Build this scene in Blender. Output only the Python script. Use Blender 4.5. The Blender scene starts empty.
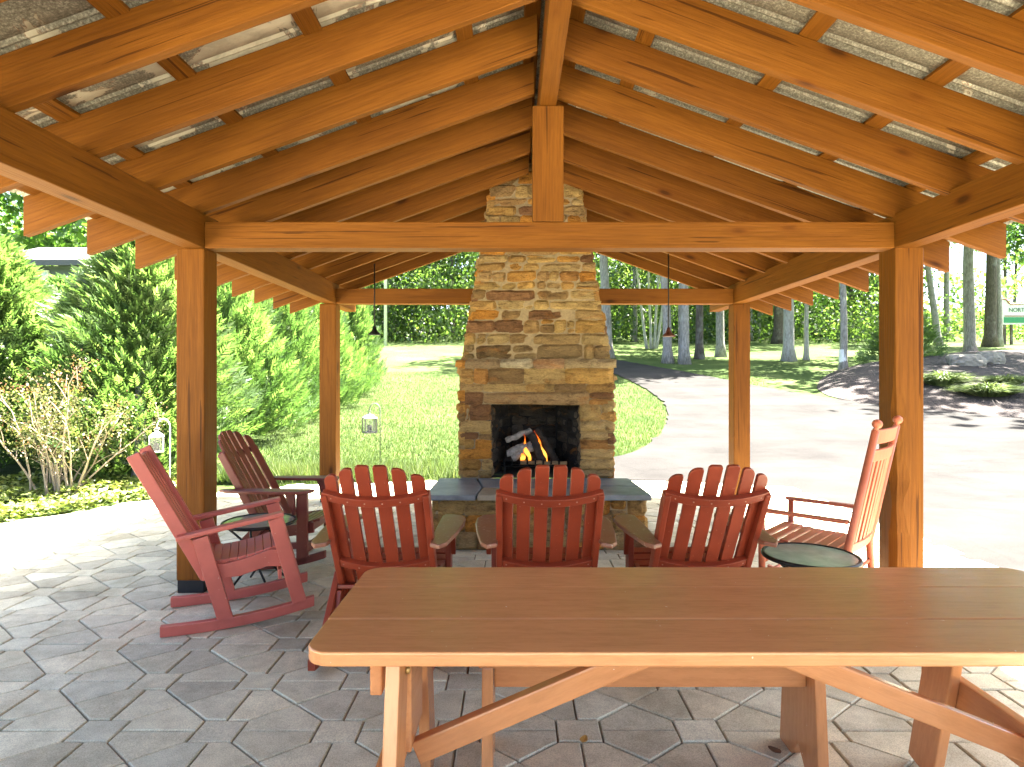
import bpy, bmesh, math, random
import numpy as np
from mathutils import Matrix, Vector, noise

random.seed(7)
RNG = np.random.default_rng(11)
SC = bpy.context.scene
COL = SC.collection
F, CX, CY, CH = 620.0, 514.6, 379.0, 1.46      # focal length in pixels, principal point, camera height
R = math.radians

# ------------------------------------------------------------------ helpers
def th(x, y):
    """height of the land"""
    t = y - 9.0
    if t <= -1: z = 0.0
    elif t < 1: z = .11 * (t + 1) ** 2 / 4
    else: z = .11 * t
    if y > 80: z = .11 * 71 + .02 * (y - 80)
    return z

def at(px, py):
    """where the ray through a photo pixel lands on the ground"""
    D = 1.5
    while D < 160:
        X = (px - CX) * D / F
        if CH - (py - CY) * D / F <= th(X, D): break
        D += .02
    return X, D

def fx(px, D): return (px - CX) * D / F
def fz(py, D): return CH - (py - CY) * D / F

def link(o, parent=None, M=None):
    COL.objects.link(o)
    if parent is not None: o.parent = parent
    if M is not None: o.matrix_basis = M
    return o

def tag(o, label=None, cat=None, group=None, kind=None):
    if label: o['label'] = label
    if cat: o['category'] = cat
    if group: o['group'] = group
    if kind: o['kind'] = kind
    return o

def empty(name, loc=(0, 0, 0), rz=0, label=None, cat=None, group=None):
    o = bpy.data.objects.new(name, None)
    o.empty_display_size = .1
    link(o, None, Matrix.Translation(loc) @ Matrix.Rotation(rz, 4, 'Z'))
    return tag(o, label, cat, group)

def children(o): return [c for c in COL.objects if c.parent == o]

def copy_tree(o, parent=None, kids=None):
    c = o.copy(); COL.objects.link(c); c.parent = parent
    for ch in (children(o)): copy_tree(ch, c)
    return c

class MB:
    """collects shapes, builds ONE mesh"""
    def __init__(s): s.v = []; s.f = []; s.c = []
    def add(s, vs, fs, col=(1, 1, 1)):
        b = len(s.v)
        s.v += [tuple(p) for p in vs]; s.c += [col] * len(vs)
        s.f += [tuple(i + b for i in q) for q in fs]
        return s
    def box(s, c, d, M=None, col=(1, 1, 1)):
        x, y, z = d[0] / 2, d[1] / 2, d[2] / 2
        vs = [Vector((i * x, j * y, k * z)) for i in (-1, 1) for j in (-1, 1) for k in (-1, 1)]
        if M is not None: vs = [M @ p for p in vs]
        vs = [p + Vector(c) for p in vs]
        return s.add(vs, [(0, 1, 3, 2), (4, 6, 7, 5), (0, 4, 5, 1), (2, 3, 7, 6), (0, 2, 6, 4), (1, 5, 7, 3)], col)
    def prism(s, poly, z0, z1, M=Matrix.Identity(4), col=(1, 1, 1)):
        n = len(poly)
        vs = [M @ Vector((p[0], p[1], z0)) for p in poly] + [M @ Vector((p[0], p[1], z1)) for p in poly]
        fs = [tuple(range(n - 1, -1, -1)), tuple(range(n, 2 * n))] + [(i, (i + 1) % n, n + (i + 1) % n, n + i) for i in range(n)]
        return s.add(vs, fs, col)
    def tube(s, pts, r, n=8, col=(1, 1, 1), caps=True):
        pts = [Vector(p) for p in pts]
        rr = r if isinstance(r, (list, tuple)) else [r] * len(pts)
        vs, fs = [], []
        t = (pts[1] - pts[0]).normalized()
        u = t.orthogonal().normalized()
        for i, p in enumerate(pts):
            t = (pts[min(i + 1, len(pts) - 1)] - pts[max(i - 1, 0)]).normalized()
            u = (u - t * u.dot(t)).normalized(); w = t.cross(u)
            for k in range(n):
                a = 2 * math.pi * k / n
                vs.append(p + (u * math.cos(a) + w * math.sin(a)) * rr[i])
        for i in range(len(pts) - 1):
            for k in range(n):
                fs.append((i * n + k, i * n + (k + 1) % n, (i + 1) * n + (k + 1) % n, (i + 1) * n + k))
        if caps:
            fs.append(tuple(range(n - 1, -1, -1))); b = (len(pts) - 1) * n
            fs.append(tuple(b + k for k in range(n)))
        return s.add(vs, fs, col)
    def lathe(s, prof, c=(0, 0, 0), n=20, M=None, col=(1, 1, 1)):
        vs, fs = [], []
        for r, z in prof:
            for k in range(n):
                a = 2 * math.pi * k / n
                vs.append(Vector((r * math.cos(a), r * math.sin(a), z)))
        if M is not None: vs = [M @ p for p in vs]
        vs = [p + Vector(c) for p in vs]
        m = len(prof)
        for i in range(m - 1):
            for k in range(n):
                fs.append((i * n + k, i * n + (k + 1) % n, (i + 1) * n + (k + 1) % n, (i + 1) * n + k))
        fs.append(tuple(range(n - 1, -1, -1))); fs.append(tuple((m - 1) * n + k for k in range(n)))
        return s.add(vs, fs, col)
    def sweep(s, pts, w, h, up=(0, 0, 1), col=(1, 1, 1)):
        """rectangular bar along a path; h along up"""
        pts = [Vector(p) for p in pts]; up = Vector(up); vs, fs = [], []
        for i, p in enumerate(pts):
            t = (pts[min(i + 1, len(pts) - 1)] - pts[max(i - 1, 0)]).normalized()
            sd = t.cross(up).normalized(); uu = sd.cross(t).normalized()
            for a, b in ((-1, -1), (1, -1), (1, 1), (-1, 1)): vs.append(p + sd * a * w / 2 + uu * b * h / 2)
        for i in range(len(pts) - 1):
            for k in range(4): fs.append((i * 4 + k, i * 4 + (k + 1) % 4, (i + 1) * 4 + (k + 1) % 4, (i + 1) * 4 + k))
        b = (len(pts) - 1) * 4
        fs += [(3, 2, 1, 0), (b, b + 1, b + 2, b + 3)]
        return s.add(vs, fs, col)
    def mesh(s, name, mat, bevel=0, seg=2, smooth=False):
        me = bpy.data.meshes.new(name)
        me.from_pydata(s.v, [], s.f)
        ca = me.color_attributes.new('Col', 'FLOAT_COLOR', 'POINT')
        ca.data.foreach_set('color', np.hstack([np.array(s.c, float).reshape(-1, 3), np.ones((len(s.c), 1))]).ravel())
        bm = bmesh.new(); bm.from_mesh(me)
        bmesh.ops.recalc_face_normals(bm, faces=bm.faces)
        if bevel:
            es = [e for e in bm.edges if len(e.link_faces) == 2 and e.calc_face_angle() > R(28)]
            bmesh.ops.bevel(bm, geom=es, offset=bevel, segments=seg, affect='EDGES', profile=.6, clamp_overlap=True)
        bm.to_mesh(me); bm.free()
        if smooth:
            me.shade_smooth() if hasattr(me, 'shade_smooth') else [setattr(p, 'use_smooth', True) for p in me.polygons]
        me.materials.append(mat)
        return me
    def build(s, name, mat, parent=None, M=None, bevel=0, seg=2, smooth=False):
        return link(bpy.data.objects.new(name, s.mesh(name, mat, bevel, seg, smooth)), parent, M)

def frame(p0, p1, up=(0, 0, 1)):
    p0, p1 = Vector(p0), Vector(p1)
    x = (p1 - p0).normalized(); y = Vector(up).cross(x).normalized(); z = x.cross(y)
    m = Matrix((x, y, z)).transposed().to_4x4(); m.translation = (p0 + p1) / 2
    return m

def beam(name, p0, p1, w, h, mat, parent=None, up=(0, 0, 1), bevel=.005):
    """a timber whose own X runs along its grain"""
    L = (Vector(p1) - Vector(p0)).length
    return MB().box((0, 0, 0), (L, w, h)).build(name, mat, parent, frame(p0, p1, up), bevel)

def arr_mesh(name, V, faces, mat, tint=None, smooth=False):
    me = bpy.data.meshes.new(name)
    k = faces.shape[1]
    me.vertices.add(len(V)); me.vertices.foreach_set('co', V.astype(np.float32).ravel())
    me.loops.add(faces.size); me.loops.foreach_set('vertex_index', faces.astype(np.int32).ravel())
    me.polygons.add(len(faces)); me.polygons.foreach_set('loop_start', np.arange(0, faces.size, k, dtype=np.int32))
    if tint is not None:
        a = me.attributes.new('tint', 'FLOAT', 'POINT'); a.data.foreach_set('value', tint.astype(np.float32))
    me.update(calc_edges=True); me.validate()
    me.materials.append(mat)
    return me

# ------------------------------------------------------------------ materials
def mat(name):
    m = bpy.data.materials.new(name); m.use_nodes = True
    nt = m.node_tree
    return m, nt, nt.nodes['Principled BSDF'], nt.nodes.new, nt.links.new

def noise_node(nt, vec, scale, detail=4, rough=.55, dist=0):
    n = nt.nodes.new('ShaderNodeTexNoise'); n.inputs['Scale'].default_value = scale
    n.inputs['Detail'].default_value = detail; n.inputs['Roughness'].default_value = rough; n.inputs['Distortion'].default_value = dist
    if vec is not None: nt.links.new(vec, n.inputs['Vector'])
    return n.outputs['Fac']

def ramp(nt, fac, stops):
    r = nt.nodes.new('ShaderNodeValToRGB'); e = r.color_ramp.elements
    while len(e) < len(stops): e.new(.5)
    for k, (p, c) in enumerate(stops):
        e[k].position = p; e[k].color = (*c, 1) if len(c) == 3 else c
    nt.links.new(fac, r.inputs['Fac']); return r.outputs['Color']

def mix(nt, kind, fac, a, b):
    m = nt.nodes.new('ShaderNodeMix'); m.data_type = 'RGBA'; m.blend_type = kind
    for s, v in ((m.inputs['Factor'], fac), (m.inputs['A'], a), (m.inputs['B'], b)):
        if hasattr(v, 'is_linked') or isinstance(v, bpy.types.NodeSocket): nt.links.new(v, s)
        elif isinstance(v, (int, float)): s.default_value = v
        else: s.default_value = (*v, 1)
    return m.outputs['Result']

def bump(nt, b, height, strength=.3, dist=.01):
    n = nt.nodes.new('ShaderNodeBump'); n.inputs['Strength'].default_value = strength; n.inputs['Distance'].default_value = dist
    nt.links.new(height, n.inputs['Height']); nt.links.new(n.outputs['Normal'], b.inputs['Normal'])

def coords(nt, scale=(1, 1, 1), rand=True, which='Object'):
    tc = nt.nodes.new('ShaderNodeTexCoord'); v = tc.outputs[which]
    if rand:
        oi = nt.nodes.new('ShaderNodeObjectInfo'); mu = nt.nodes.new('ShaderNodeMath'); mu.operation = 'MULTIPLY'; mu.inputs[1].default_value = 37
        nt.links.new(oi.outputs['Random'], mu.inputs[0])
        ad = nt.nodes.new('ShaderNodeVectorMath'); ad.operation = 'ADD'
        nt.links.new(v, ad.inputs[0]); nt.links.new(mu.outputs[0], ad.inputs[1]); v = ad.outputs[0]
    mp = nt.nodes.new('ShaderNodeMapping'); mp.inputs['Scale'].default_value = scale
    nt.links.new(v, mp.inputs['Vector']); return mp.outputs['Vector']

def wood(name, dark, mid, light, rough=.5, spec=.4, knots=True, bumpy=.35, specks=False):
    m, nt, b, N, L = mat(name)
    v = coords(nt, (.55, 7, 7)); v2 = coords(nt, (3, 90, 90)); v3 = coords(nt, (1.6, 4.5, 4.5))
    g = noise_node(nt, v, 1.6, 8, .7, .9)
    col = ramp(nt, g, [(.28, dark), (.5, mid), (.74, light)])
    blot = noise_node(nt, coords(nt, (.8, 2.2, 2.2)), 2.0, 4, .6)
    col = mix(nt, 'MULTIPLY', .28 if knots else .15, col, ramp(nt, blot, [(.3, (.66, .62, .55)), (.65, (1.12, 1.1, 1.05))]))
    fine = noise_node(nt, v2, 1.0, 3, .6)
    col = mix(nt, 'MULTIPLY', .42 if knots else .10, col, ramp(nt, fine, [(.3, (.5, .45, .4)), (.6, (1.06, 1.06, 1.06))]))
    # dark checks along the grain
    v4 = coords(nt, (.5, 22, 22))
    ck = noise_node(nt, v4, 1.4, 3, .5, .4)
    if knots: col = mix(nt, 'MULTIPLY', .8, col, ramp(nt, ck, [(.66, (1, 1, 1)), (.675, (.3, .24, .2))]))
    if specks:
        sp = noise_node(nt, coords(nt), 75, 2, .5)
        col = mix(nt, 'MIX', ramp(nt, sp, [(.765, (0, 0, 0)), (.785, (.8, .8, .8))]), col, (.75, .62, .45))
        sc_ = noise_node(nt, coords(nt, (3, 14, 14)), 3, 6, .7)
        col = mix(nt, 'MULTIPLY', .6, col, ramp(nt, sc_, [(.3, (.75, .72, .7)), (.55, (1, 1, 1))]))
    if knots:
        vo = N('ShaderNodeTexVoronoi'); vo.inputs['Scale'].default_value = .9; L(v3, vo.inputs['Vector'])
        col = mix(nt, 'MULTIPLY', .8, col, ramp(nt, vo.outputs['Distance'], [(.05, (.22, .15, .1)), (.085, (.62, .52, .42)), (.12, (.9, .85, .8)), (.2, (1, 1, 1))]))
    oi = N('ShaderNodeObjectInfo')
    col = mix(nt, 'MULTIPLY', 1, col, ramp(nt, oi.outputs['Random'], [(0, (.84, .8, .78)), (1, (1.0, 1.0, 1.0))]))
    L(col, b.inputs['Base Color'])
    b.inputs['Roughness'].default_value = rough; b.inputs['Specular IOR Level'].default_value = spec
    ad = N('ShaderNodeMath'); ad.operation = 'ADD'; L(fine, ad.inputs[0]); L(g, ad.inputs[1])
    bump(nt, b, ad.outputs[0], bumpy, .006)
    return m

def paint(name, col, worn, rough=.42, wear=.66, dull=(.8, .72, .72)):
    m, nt, b, N, L = mat(name)
    v = coords(nt, (1, 1, 1)); big = noise_node(nt, v, 5, 4, .6)
    c = mix(nt, 'MULTIPLY', .8, col, ramp(nt, big, [(.3, dull), (.65, (1.1, 1.08, 1.05))]))
    sp = noise_node(nt, v, 46, 5, .7)
    c = mix(nt, 'MIX', ramp(nt, sp, [(wear, (0, 0, 0)), (wear + .06, (1, 1, 1))]), c, worn)
    bv = N('ShaderNodeBevel'); bv.samples = 4; bv.inputs['Radius'].default_value = .006
    ge = N('ShaderNodeNewGeometry'); dt = N('ShaderNodeVectorMath'); dt.operation = 'DOT_PRODUCT'; L(bv.outputs[0], dt.inputs[0]); L(ge.outputs['Normal'], dt.inputs[1])
    inv = N('ShaderNodeMapRange'); L(dt.outputs['Value'], inv.inputs['Value'])
    inv.inputs['From Min'].default_value = .985; inv.inputs['From Max'].default_value = .80; inv.inputs['To Max'].default_value = 1
    en = N('ShaderNodeMath'); en.operation = 'MULTIPLY'; L(inv.outputs[0], en.inputs[0])
    L(ramp(nt, noise_node(nt, v, 17, 4, .7), [(.42, (.03, .03, .03)), (.62, (.75, .75, .75))]), en.inputs[1])
    c = mix(nt, 'MIX', en.outputs[0], c, worn)
    vc = N('ShaderNodeVertexColor'); vc.layer_name = 'Col'
    c = mix(nt, 'MIX', vc.outputs['Color'], (.38, .20, .14), c)
    L(c, b.inputs['Base Color'])
    rr = N('ShaderNodeMapRange'); rr.inputs['To Min'].default_value = rough - .12; rr.inputs['To Max'].default_value = rough + .2
    L(big, rr.inputs['Value']); L(rr.outputs[0], b.inputs['Roughness'])
    b.inputs['Specular IOR Level'].default_value = .5
    bump(nt, b, noise_node(nt, coords(nt, (6, 6, 40)), 6, 4), .12, .004)
    return m

def plain(name, col, rough=.5, metal=0, vary=.25, scale=14, emit=None, spec=.5):
    m, nt, b, N, L = mat(name)
    n = noise_node(nt, coords(nt), scale, 5, .65)
    c = mix(nt, 'MULTIPLY', vary, col, ramp(nt, n, [(.3, (.35, .35, .35)), (.65, (1.25, 1.25, 1.25))]))
    L(c, b.inputs['Base Color']); b.inputs['Roughness'].default_value = rough; b.inputs['Metallic'].default_value = metal
    b.inputs['Specular IOR Level'].default_value = spec
    bump(nt, b, n, .15, .004)
    if emit:
        b.inputs['Emission Color'].default_value = (*emit[0], 1); b.inputs['Emission Strength'].default_value = emit[1]
    return m

def leaf(name, dark, light, warm=None, trans=.45, sc=.9):
    m = bpy.data.materials.new(name); m.use_nodes = True; nt = m.node_tree
    for n in list(nt.nodes): nt.nodes.remove(n)
    N, L = nt.nodes.new, nt.links.new
    at_ = N('ShaderNodeAttribute'); at_.attribute_name = 'tint'
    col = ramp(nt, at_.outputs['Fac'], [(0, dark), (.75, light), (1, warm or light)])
    big = noise_node(nt, coords(nt), sc, 3)
    col = mix(nt, 'MULTIPLY', .6, col, ramp(nt, big, [(.35, (.5, .6, .5)), (.62, (1.1, 1.08, 1))]))
    d = N('ShaderNodeBsdfDiffuse'); t = N('ShaderNodeBsdfTranslucent'); g = N('ShaderNodeBsdfGlossy'); g.inputs['Roughness'].default_value = .45
    g.inputs['Color'].default_value = (.6, .6, .6, 1)
    tc = mix(nt, 'MULTIPLY', 1, col, (1.1, 1.2, .62))
    L(col, d.inputs['Color']); L(tc, t.inputs['Color'])
    m1 = N('ShaderNodeMixShader'); m1.inputs[0].default_value = trans; L(d.outputs[0], m1.inputs[1]); L(t.outputs[0], m1.inputs[2])
    m2 = N('ShaderNodeMixShader'); m2.inputs[0].default_value = .06; L(m1.outputs[0], m2.inputs[1]); L(g.outputs[0], m2.inputs[2])
    o = N('ShaderNodeOutputMaterial'); L(m2.outputs[0], o.inputs['Surface'])
    return m

TIMBER = wood('stained_timber', (.148, .050, .0045), (.182, .065, .0066), (.22, .083, .0095), .6, .14, True, .5)
TABLE = wood('table_stain', (.555, .245, .098), (.575, .258, .104), (.595, .272, .11), .25, .6, knots=False, bumpy=.14, specks=True)
RED = paint('red_paint', (.235, .034, .011), (.42, .2, .13))
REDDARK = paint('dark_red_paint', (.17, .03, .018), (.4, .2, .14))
ARMP = paint('worn_sheen_arm_paint', (.25, .10, .055), (.45, .33, .24), .34, .6)  # lighter for wear, with the sheen on the arms mixed into the colour
PINK = paint('faded_red_paint', (.46, .105, .075), (.6, .36, .26), .45)
SALMON = paint('salmon_red_paint', (.52, .145, .07), (.6, .32, .2), .45)
BLACK = plain('black_metal', (.02, .02, .02), .45, .6)
STEEL = plain('dark_steel', (.03, .03, .032), .5, .8)
WHITEMETAL = plain('white_enamel', (.75, .74, .7), .4)
BARK = None

def bark(name, a, b_):
    m, nt, b, N, L = mat(name)
    v = coords(nt, (5, 5, 1.2)); n = noise_node(nt, v, 3.2, 7, .7, .5)
    c = ramp(nt, n, [(.32, a), (.66, b_)])
    lich = noise_node(nt, coords(nt), 1.1, 4)
    c = mix(nt, 'MIX', ramp(nt, lich, [(.55, (0, 0, 0)), (.75, (.5, .5, .5))]), c, (.42, .43, .40))
    L(c, b.inputs['Base Color']); b.inputs['Roughness'].default_value = .9; b.inputs['Specular IOR Level'].default_value = .2
    bump(nt, b, n, .8, .04); return m
BARK = bark('grey_bark', (.13, .115, .10), (.40, .37, .34))
BARKDARK = bark('dark_bark', (.05, .04, .032), (.16, .13, .11))
BARKPALE = bark('pale_bark', (.22, .2, .18), (.52, .5, .46))

def paver_mat():
    m, nt, b, N, L = mat('concrete_paver')
    vc = N('ShaderNodeVertexColor'); vc.layer_name = 'Col'
    v = coords(nt, rand=False)
    agg = noise_node(nt, v, 190, 3, .7); st = noise_node(nt, v, 1.3, 6, .65); mid = noise_node(nt, v, 9, 6, .7)
    c = mix(nt, 'MULTIPLY', .55, vc.outputs['Color'], ramp(nt, agg, [(.34, (.45, .43, .4)), (.52, (1, 1, 1)), (.68, (1.35, 1.33, 1.28))]))
    c = mix(nt, 'MULTIPLY', .6, c, ramp(nt, mid, [(.3, (.62, .6, .56)), (.6, (1.08, 1.07, 1.05))]))
    c = mix(nt, 'MULTIPLY', .75, c, ramp(nt, st, [(.3, (.55, .52, .45)), (.5, (1, 1, 1)), (.75, (1.12, 1.12, 1.1))]))
    L(c, b.inputs['Base Color']); b.inputs['Roughness'].default_value = .8; b.inputs['Specular IOR Level'].default_value = .3
    bump(nt, b, agg, .35, .004); return m

def stone_mat():
    m, nt, b, N, L = mat('fieldstone')
    vc = N('ShaderNodeVertexColor'); vc.layer_name = 'Col'
    v = coords(nt, (1, 1, 2.4), rand=False)
    big = noise_node(nt, v, 7, 6, .68, .6); fine = noise_node(nt, v, 48, 5, .7)
    c = mix(nt, 'MULTIPLY', .85, vc.outputs['Color'], ramp(nt, big, [(.3, (.26, .21, .17)), (.47, (.92, .9, .86)), (.56, (1.05, 1.04, 1)), (.72, (1.45, 1.4, 1.25))]))  # wide contrast puts crevice shading of the rough stone into its colour
    rust = noise_node(nt, v, 3.3, 5, .6, .8)
    c = mix(nt, 'MIX', ramp(nt, rust, [(.56, (0, 0, 0)), (.72, (.5, .5, .5))]), c, (.42, .17, .035))
    c = mix(nt, 'MULTIPLY', .6, c, ramp(nt, fine, [(.32, (.40, .36, .33)), (.5, (1, 1, 1)), (.68, (1.25, 1.25, 1.2))]))
    L(c, b.inputs['Base Color']); b.inputs['Roughness'].default_value = .85; b.inputs['Specular IOR Level'].default_value = .25
    ad = N('ShaderNodeMath'); ad.operation = 'ADD'; L(big, ad.inputs[0]); L(fine, ad.inputs[1])
    bump(nt, b, ad.outputs[0], 1.0, .03); return m

PAVER, STONE = paver_mat(), stone_mat()
SLATE = plain('flagstone', (.17, .19, .20), .42, 0, .7, 5)
SLATETAN = plain('tan_flagstone', (.30, .25, .17), .5, 0, .7, 5)
SOOT = plain('soot_brick', (.022, .02, .018), .95, 0, .6, 9)

def roof_mat():
    m, nt, b, N, L = mat('galvanised_sheet')
    v = coords(nt, rand=False)
    sp = noise_node(nt, v, 85, 4, .75); big = noise_node(nt, v, 3.1, 6, .62, .8); mid = noise_node(nt, v, 5.5, 6, .65, .7)
    c = ramp(nt, sp, [(.3, (.07, .06, .042)), (.5, (.20, .18, .14)), (.7, (.46, .43, .36))])
    c = mix(nt, 'MIX', ramp(nt, mid, [(.62, (0, 0, 0)), (.7, (.55, .55, .55))]), c, (.30, .28, .22))
    sx = N('ShaderNodeSeparateXYZ'); L(v, sx.inputs[0])
    left = N('ShaderNodeMapRange'); L(sx.outputs['X'], left.inputs['Value'])
    left.inputs['From Min'].default_value = .6; left.inputs['From Max'].default_value = -.4; left.inputs['To Min'].default_value = -.10; left.inputs['To Max'].default_value = .03
    sm = N('ShaderNodeMath'); sm.operation = 'ADD'; L(big, sm.inputs[0]); L(left.outputs[0], sm.inputs[1])
    # peeling pale coating with rusty rims, mostly on the left slope
    c = mix(nt, 'MIX', ramp(nt, sm.outputs[0], [(.545, (0, 0, 0)), (.556, (.6, .6, .6)), (.562, (.6, .6, .6)), (.57, (0, 0, 0))]), c, mix(nt, 'MIX', ramp(nt, noise_node(nt, v, 4, 3), [(.48, (0, 0, 0)), (.56, (1, 1, 1))]), c, (.25, .085, .03)))
    c = mix(nt, 'MIX', ramp(nt, sm.outputs[0], [(.556, (0, 0, 0)), (.57, (1, 1, 1))]), c, mix(nt, 'MIX', ramp(nt, mid, [(.4, (0, 0, 0)), (.62, (1, 1, 1))]), (.62, .56, .44), (.42, .37, .28)))
    L(c, b.inputs['Base Color']); b.inputs['Roughness'].default_value = .5; b.inputs['Metallic'].default_value = .25
    bump(nt, b, sp, .2, .003); return m
SHEET = roof_mat()

def ground_mat():
    m, nt, b, N, L = mat('lawn_soil')
    v = coords(nt, rand=False)
    a = noise_node(nt, v, .45, 5, .6); f = noise_node(nt, v, 26, 5, .75); g = noise_node(nt, v, 4, 5, .7)
    c = ramp(nt, a, [(.3, (.045, .076, .022)), (.55, (.077, .112, .036)), (.75, (.118, .138, .056))])
    c = mix(nt, 'MULTIPLY', .8, c, ramp(nt, f, [(.3, (.35, .42, .3)), (.6, (1.15, 1.12, 1.05))]))
    c = mix(nt, 'MULTIPLY', .6, c, ramp(nt, g, [(.32, (.42, .52, .4)), (.5, (.95, .97, .9)), (.68, (1.2, 1.12, 1))]))
    L(c, b.inputs['Base Color']); b.inputs['Roughness'].default_value = .95; b.inputs['Specular IOR Level'].default_value = .1
    bump(nt, b, f, .8, .05); return m
def asphalt_mat():
    m, nt, b, N, L = mat('weathered_asphalt')
    v = coords(nt, rand=False)
    a = noise_node(nt, v, .8, 6, .6); f = noise_node(nt, v, 120, 3, .7)
    c = ramp(nt, a, [(.3, (.029, .0274, .026)), (.7, (.045, .043, .040))])
    st = noise_node(nt, coords(nt, (.35, 1.3, 1), rand=False), 1.1, 6, .65, .6)
    c = mix(nt, 'MULTIPLY', .55, c, ramp(nt, st, [(.33, (.7, .69, .68)), (.52, (1, 1, 1))]))
    ck = N('ShaderNodeTexVoronoi'); ck.feature = 'DISTANCE_TO_EDGE'; ck.inputs['Scale'].default_value = .38
    wv = N('ShaderNodeVectorMath'); wv.operation = 'ADD'; L(v, wv.inputs[0])
    nn = N('ShaderNodeTexNoise'); nn.inputs['Scale'].default_value = 1.4; nn.inputs['Detail'].default_value = 5; L(v, nn.inputs['Vector']); L(nn.outputs['Color'], wv.inputs[1]); L(wv.outputs[0], ck.inputs['Vector'])
    c = mix(nt, 'MULTIPLY', .14, c, ramp(nt, ck.outputs['Distance'], [(.004, (.4, .4, .4)), (.012, (1, 1, 1))]))
    c = mix(nt, 'MULTIPLY', .6, c, ramp(nt, f, [(.3, (.5, .5, .5)), (.65, (1.2, 1.2, 1.2))]))
    L(c, b.inputs['Base Color']); b.inputs['Roughness'].default_value = .95; b.inputs['Specular IOR Level'].default_value = .06
    bump(nt, b, f, .4, .006); return m
def mulch_mat():
    m, nt, b, N, L = mat('bark_mulch')
    v = coords(nt, (1, 1, 1), rand=False)
    vo = N('ShaderNodeTexVoronoi'); vo.inputs['Scale'].default_value = 16; L(v, vo.inputs['Vector'])
    f = noise_node(nt, v, 30, 5, .8); g = noise_node(nt, v, 1.2, 4)
    c = ramp(nt, f, [(.3, (.010, .0075, .0065)), (.5, (.034, .026, .022)), (.7, (.085, .066, .055))])
    c = mix(nt, 'MULTIPLY', .7, c, ramp(nt, g, [(.35, (.6, .55, .55)), (.65, (1.25, 1.2, 1.15))]))
    L(c, b.inputs['Base Color']); b.inputs['Roughness'].default_value = .95
    bump(nt, b, vo.outputs['Distance'], .9, .06); return m

# ------------------------------------------------------------------ camera, light, sky
cam = bpy.data.cameras.new('camera'); co = bpy.data.objects.new('camera', cam); COL.objects.link(co)
co.location = (0, 0, CH); co.rotation_euler = (R(90), 0, 0)
cam.sensor_width = 36; cam.lens = F / 1024 * 36
cam.shift_x = -(CX - 512) / 1024; cam.shift_y = -(383.5 - CY) / 1024
cam.clip_start = .05; cam.clip_end = 1500
SC.camera = co

SUN = Vector((.95, .60, 2.5)).normalized()
EL = math.asin(SUN.z); AZ = math.atan2(SUN.x, SUN.y)
sl = bpy.data.lights.new('sun', 'SUN'); sl.energy = 5.0; sl.angle = R(.53); sl.color = (1, .955, .88)
so = bpy.data.objects.new('sun', sl); COL.objects.link(so); so.rotation_euler = SUN.to_track_quat('Z', 'Y').to_euler(); so.location = (20, 15, 60)
W = bpy.data.worlds.new('World'); SC.world = W; W.use_nodes = True
wn = W.node_tree; bg = wn.nodes['Background']
sky = wn.nodes.new('ShaderNodeTexSky'); sky.sky_type = 'NISHITA'; sky.sun_disc = False
sky.sun_elevation = EL; sky.sun_rotation = AZ; sky.air_density = .7; sky.dust_density = 4; sky.ozone_density = 1
wn.links.new(sky.outputs[0], bg.inputs['Color']); bg.inputs['Strength'].default_value = .06
vs_ = SC.view_settings
vs_.view_transform = 'Standard'; vs_.look = 'None'; vs_.gamma = 1; vs_.use_curve_mapping = False; vs_.exposure = 4.08
SC.render.engine = 'CYCLES'
cy = SC.cycles
cy.max_bounces = 10; cy.diffuse_bounces = 6; cy.glossy_bounces = 4; cy.transmission_bounces = 6; cy.transparent_max_bounces = 8
cy.caustics_reflective = False; cy.caustics_refractive = False; cy.sample_clamp_indirect = 8
cy.use_denoising = True
try: cy.denoiser = 'OPENIMAGEDENOISE'
except Exception: pass

# ------------------------------------------------------------------ ground, patio, drive, mulch
def grid_sheet(name, xs, ys, zf, m):
    V = np.array([(x, y, zf(x, y)) for y in ys for x in xs]); nx = len(xs)
    Fs = np.array([(j * nx + i, j * nx + i + 1, (j + 1) * nx + i + 1, (j + 1) * nx + i) for j in range(len(ys) - 1) for i in range(nx - 1)])
    me = arr_mesh(name, V, Fs, m)
    for p in me.polygons: p.use_smooth = True
    return link(bpy.data.objects.new(name, me))
xs = [-420, -200, -110] + list(np.arange(-70, 91, 2.0)) + [120, 200, 420]
ys = [-200, -60, -20] + list(np.arange(-8, 30, .5)) + list(np.arange(30, 90, 2.0)) + [110, 160, 260, 420]
GROUND = ground_mat()
tag(grid_sheet('ground', xs, ys, lambda x, y: th(x, y) - .05, GROUND), kind='structure')

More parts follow.
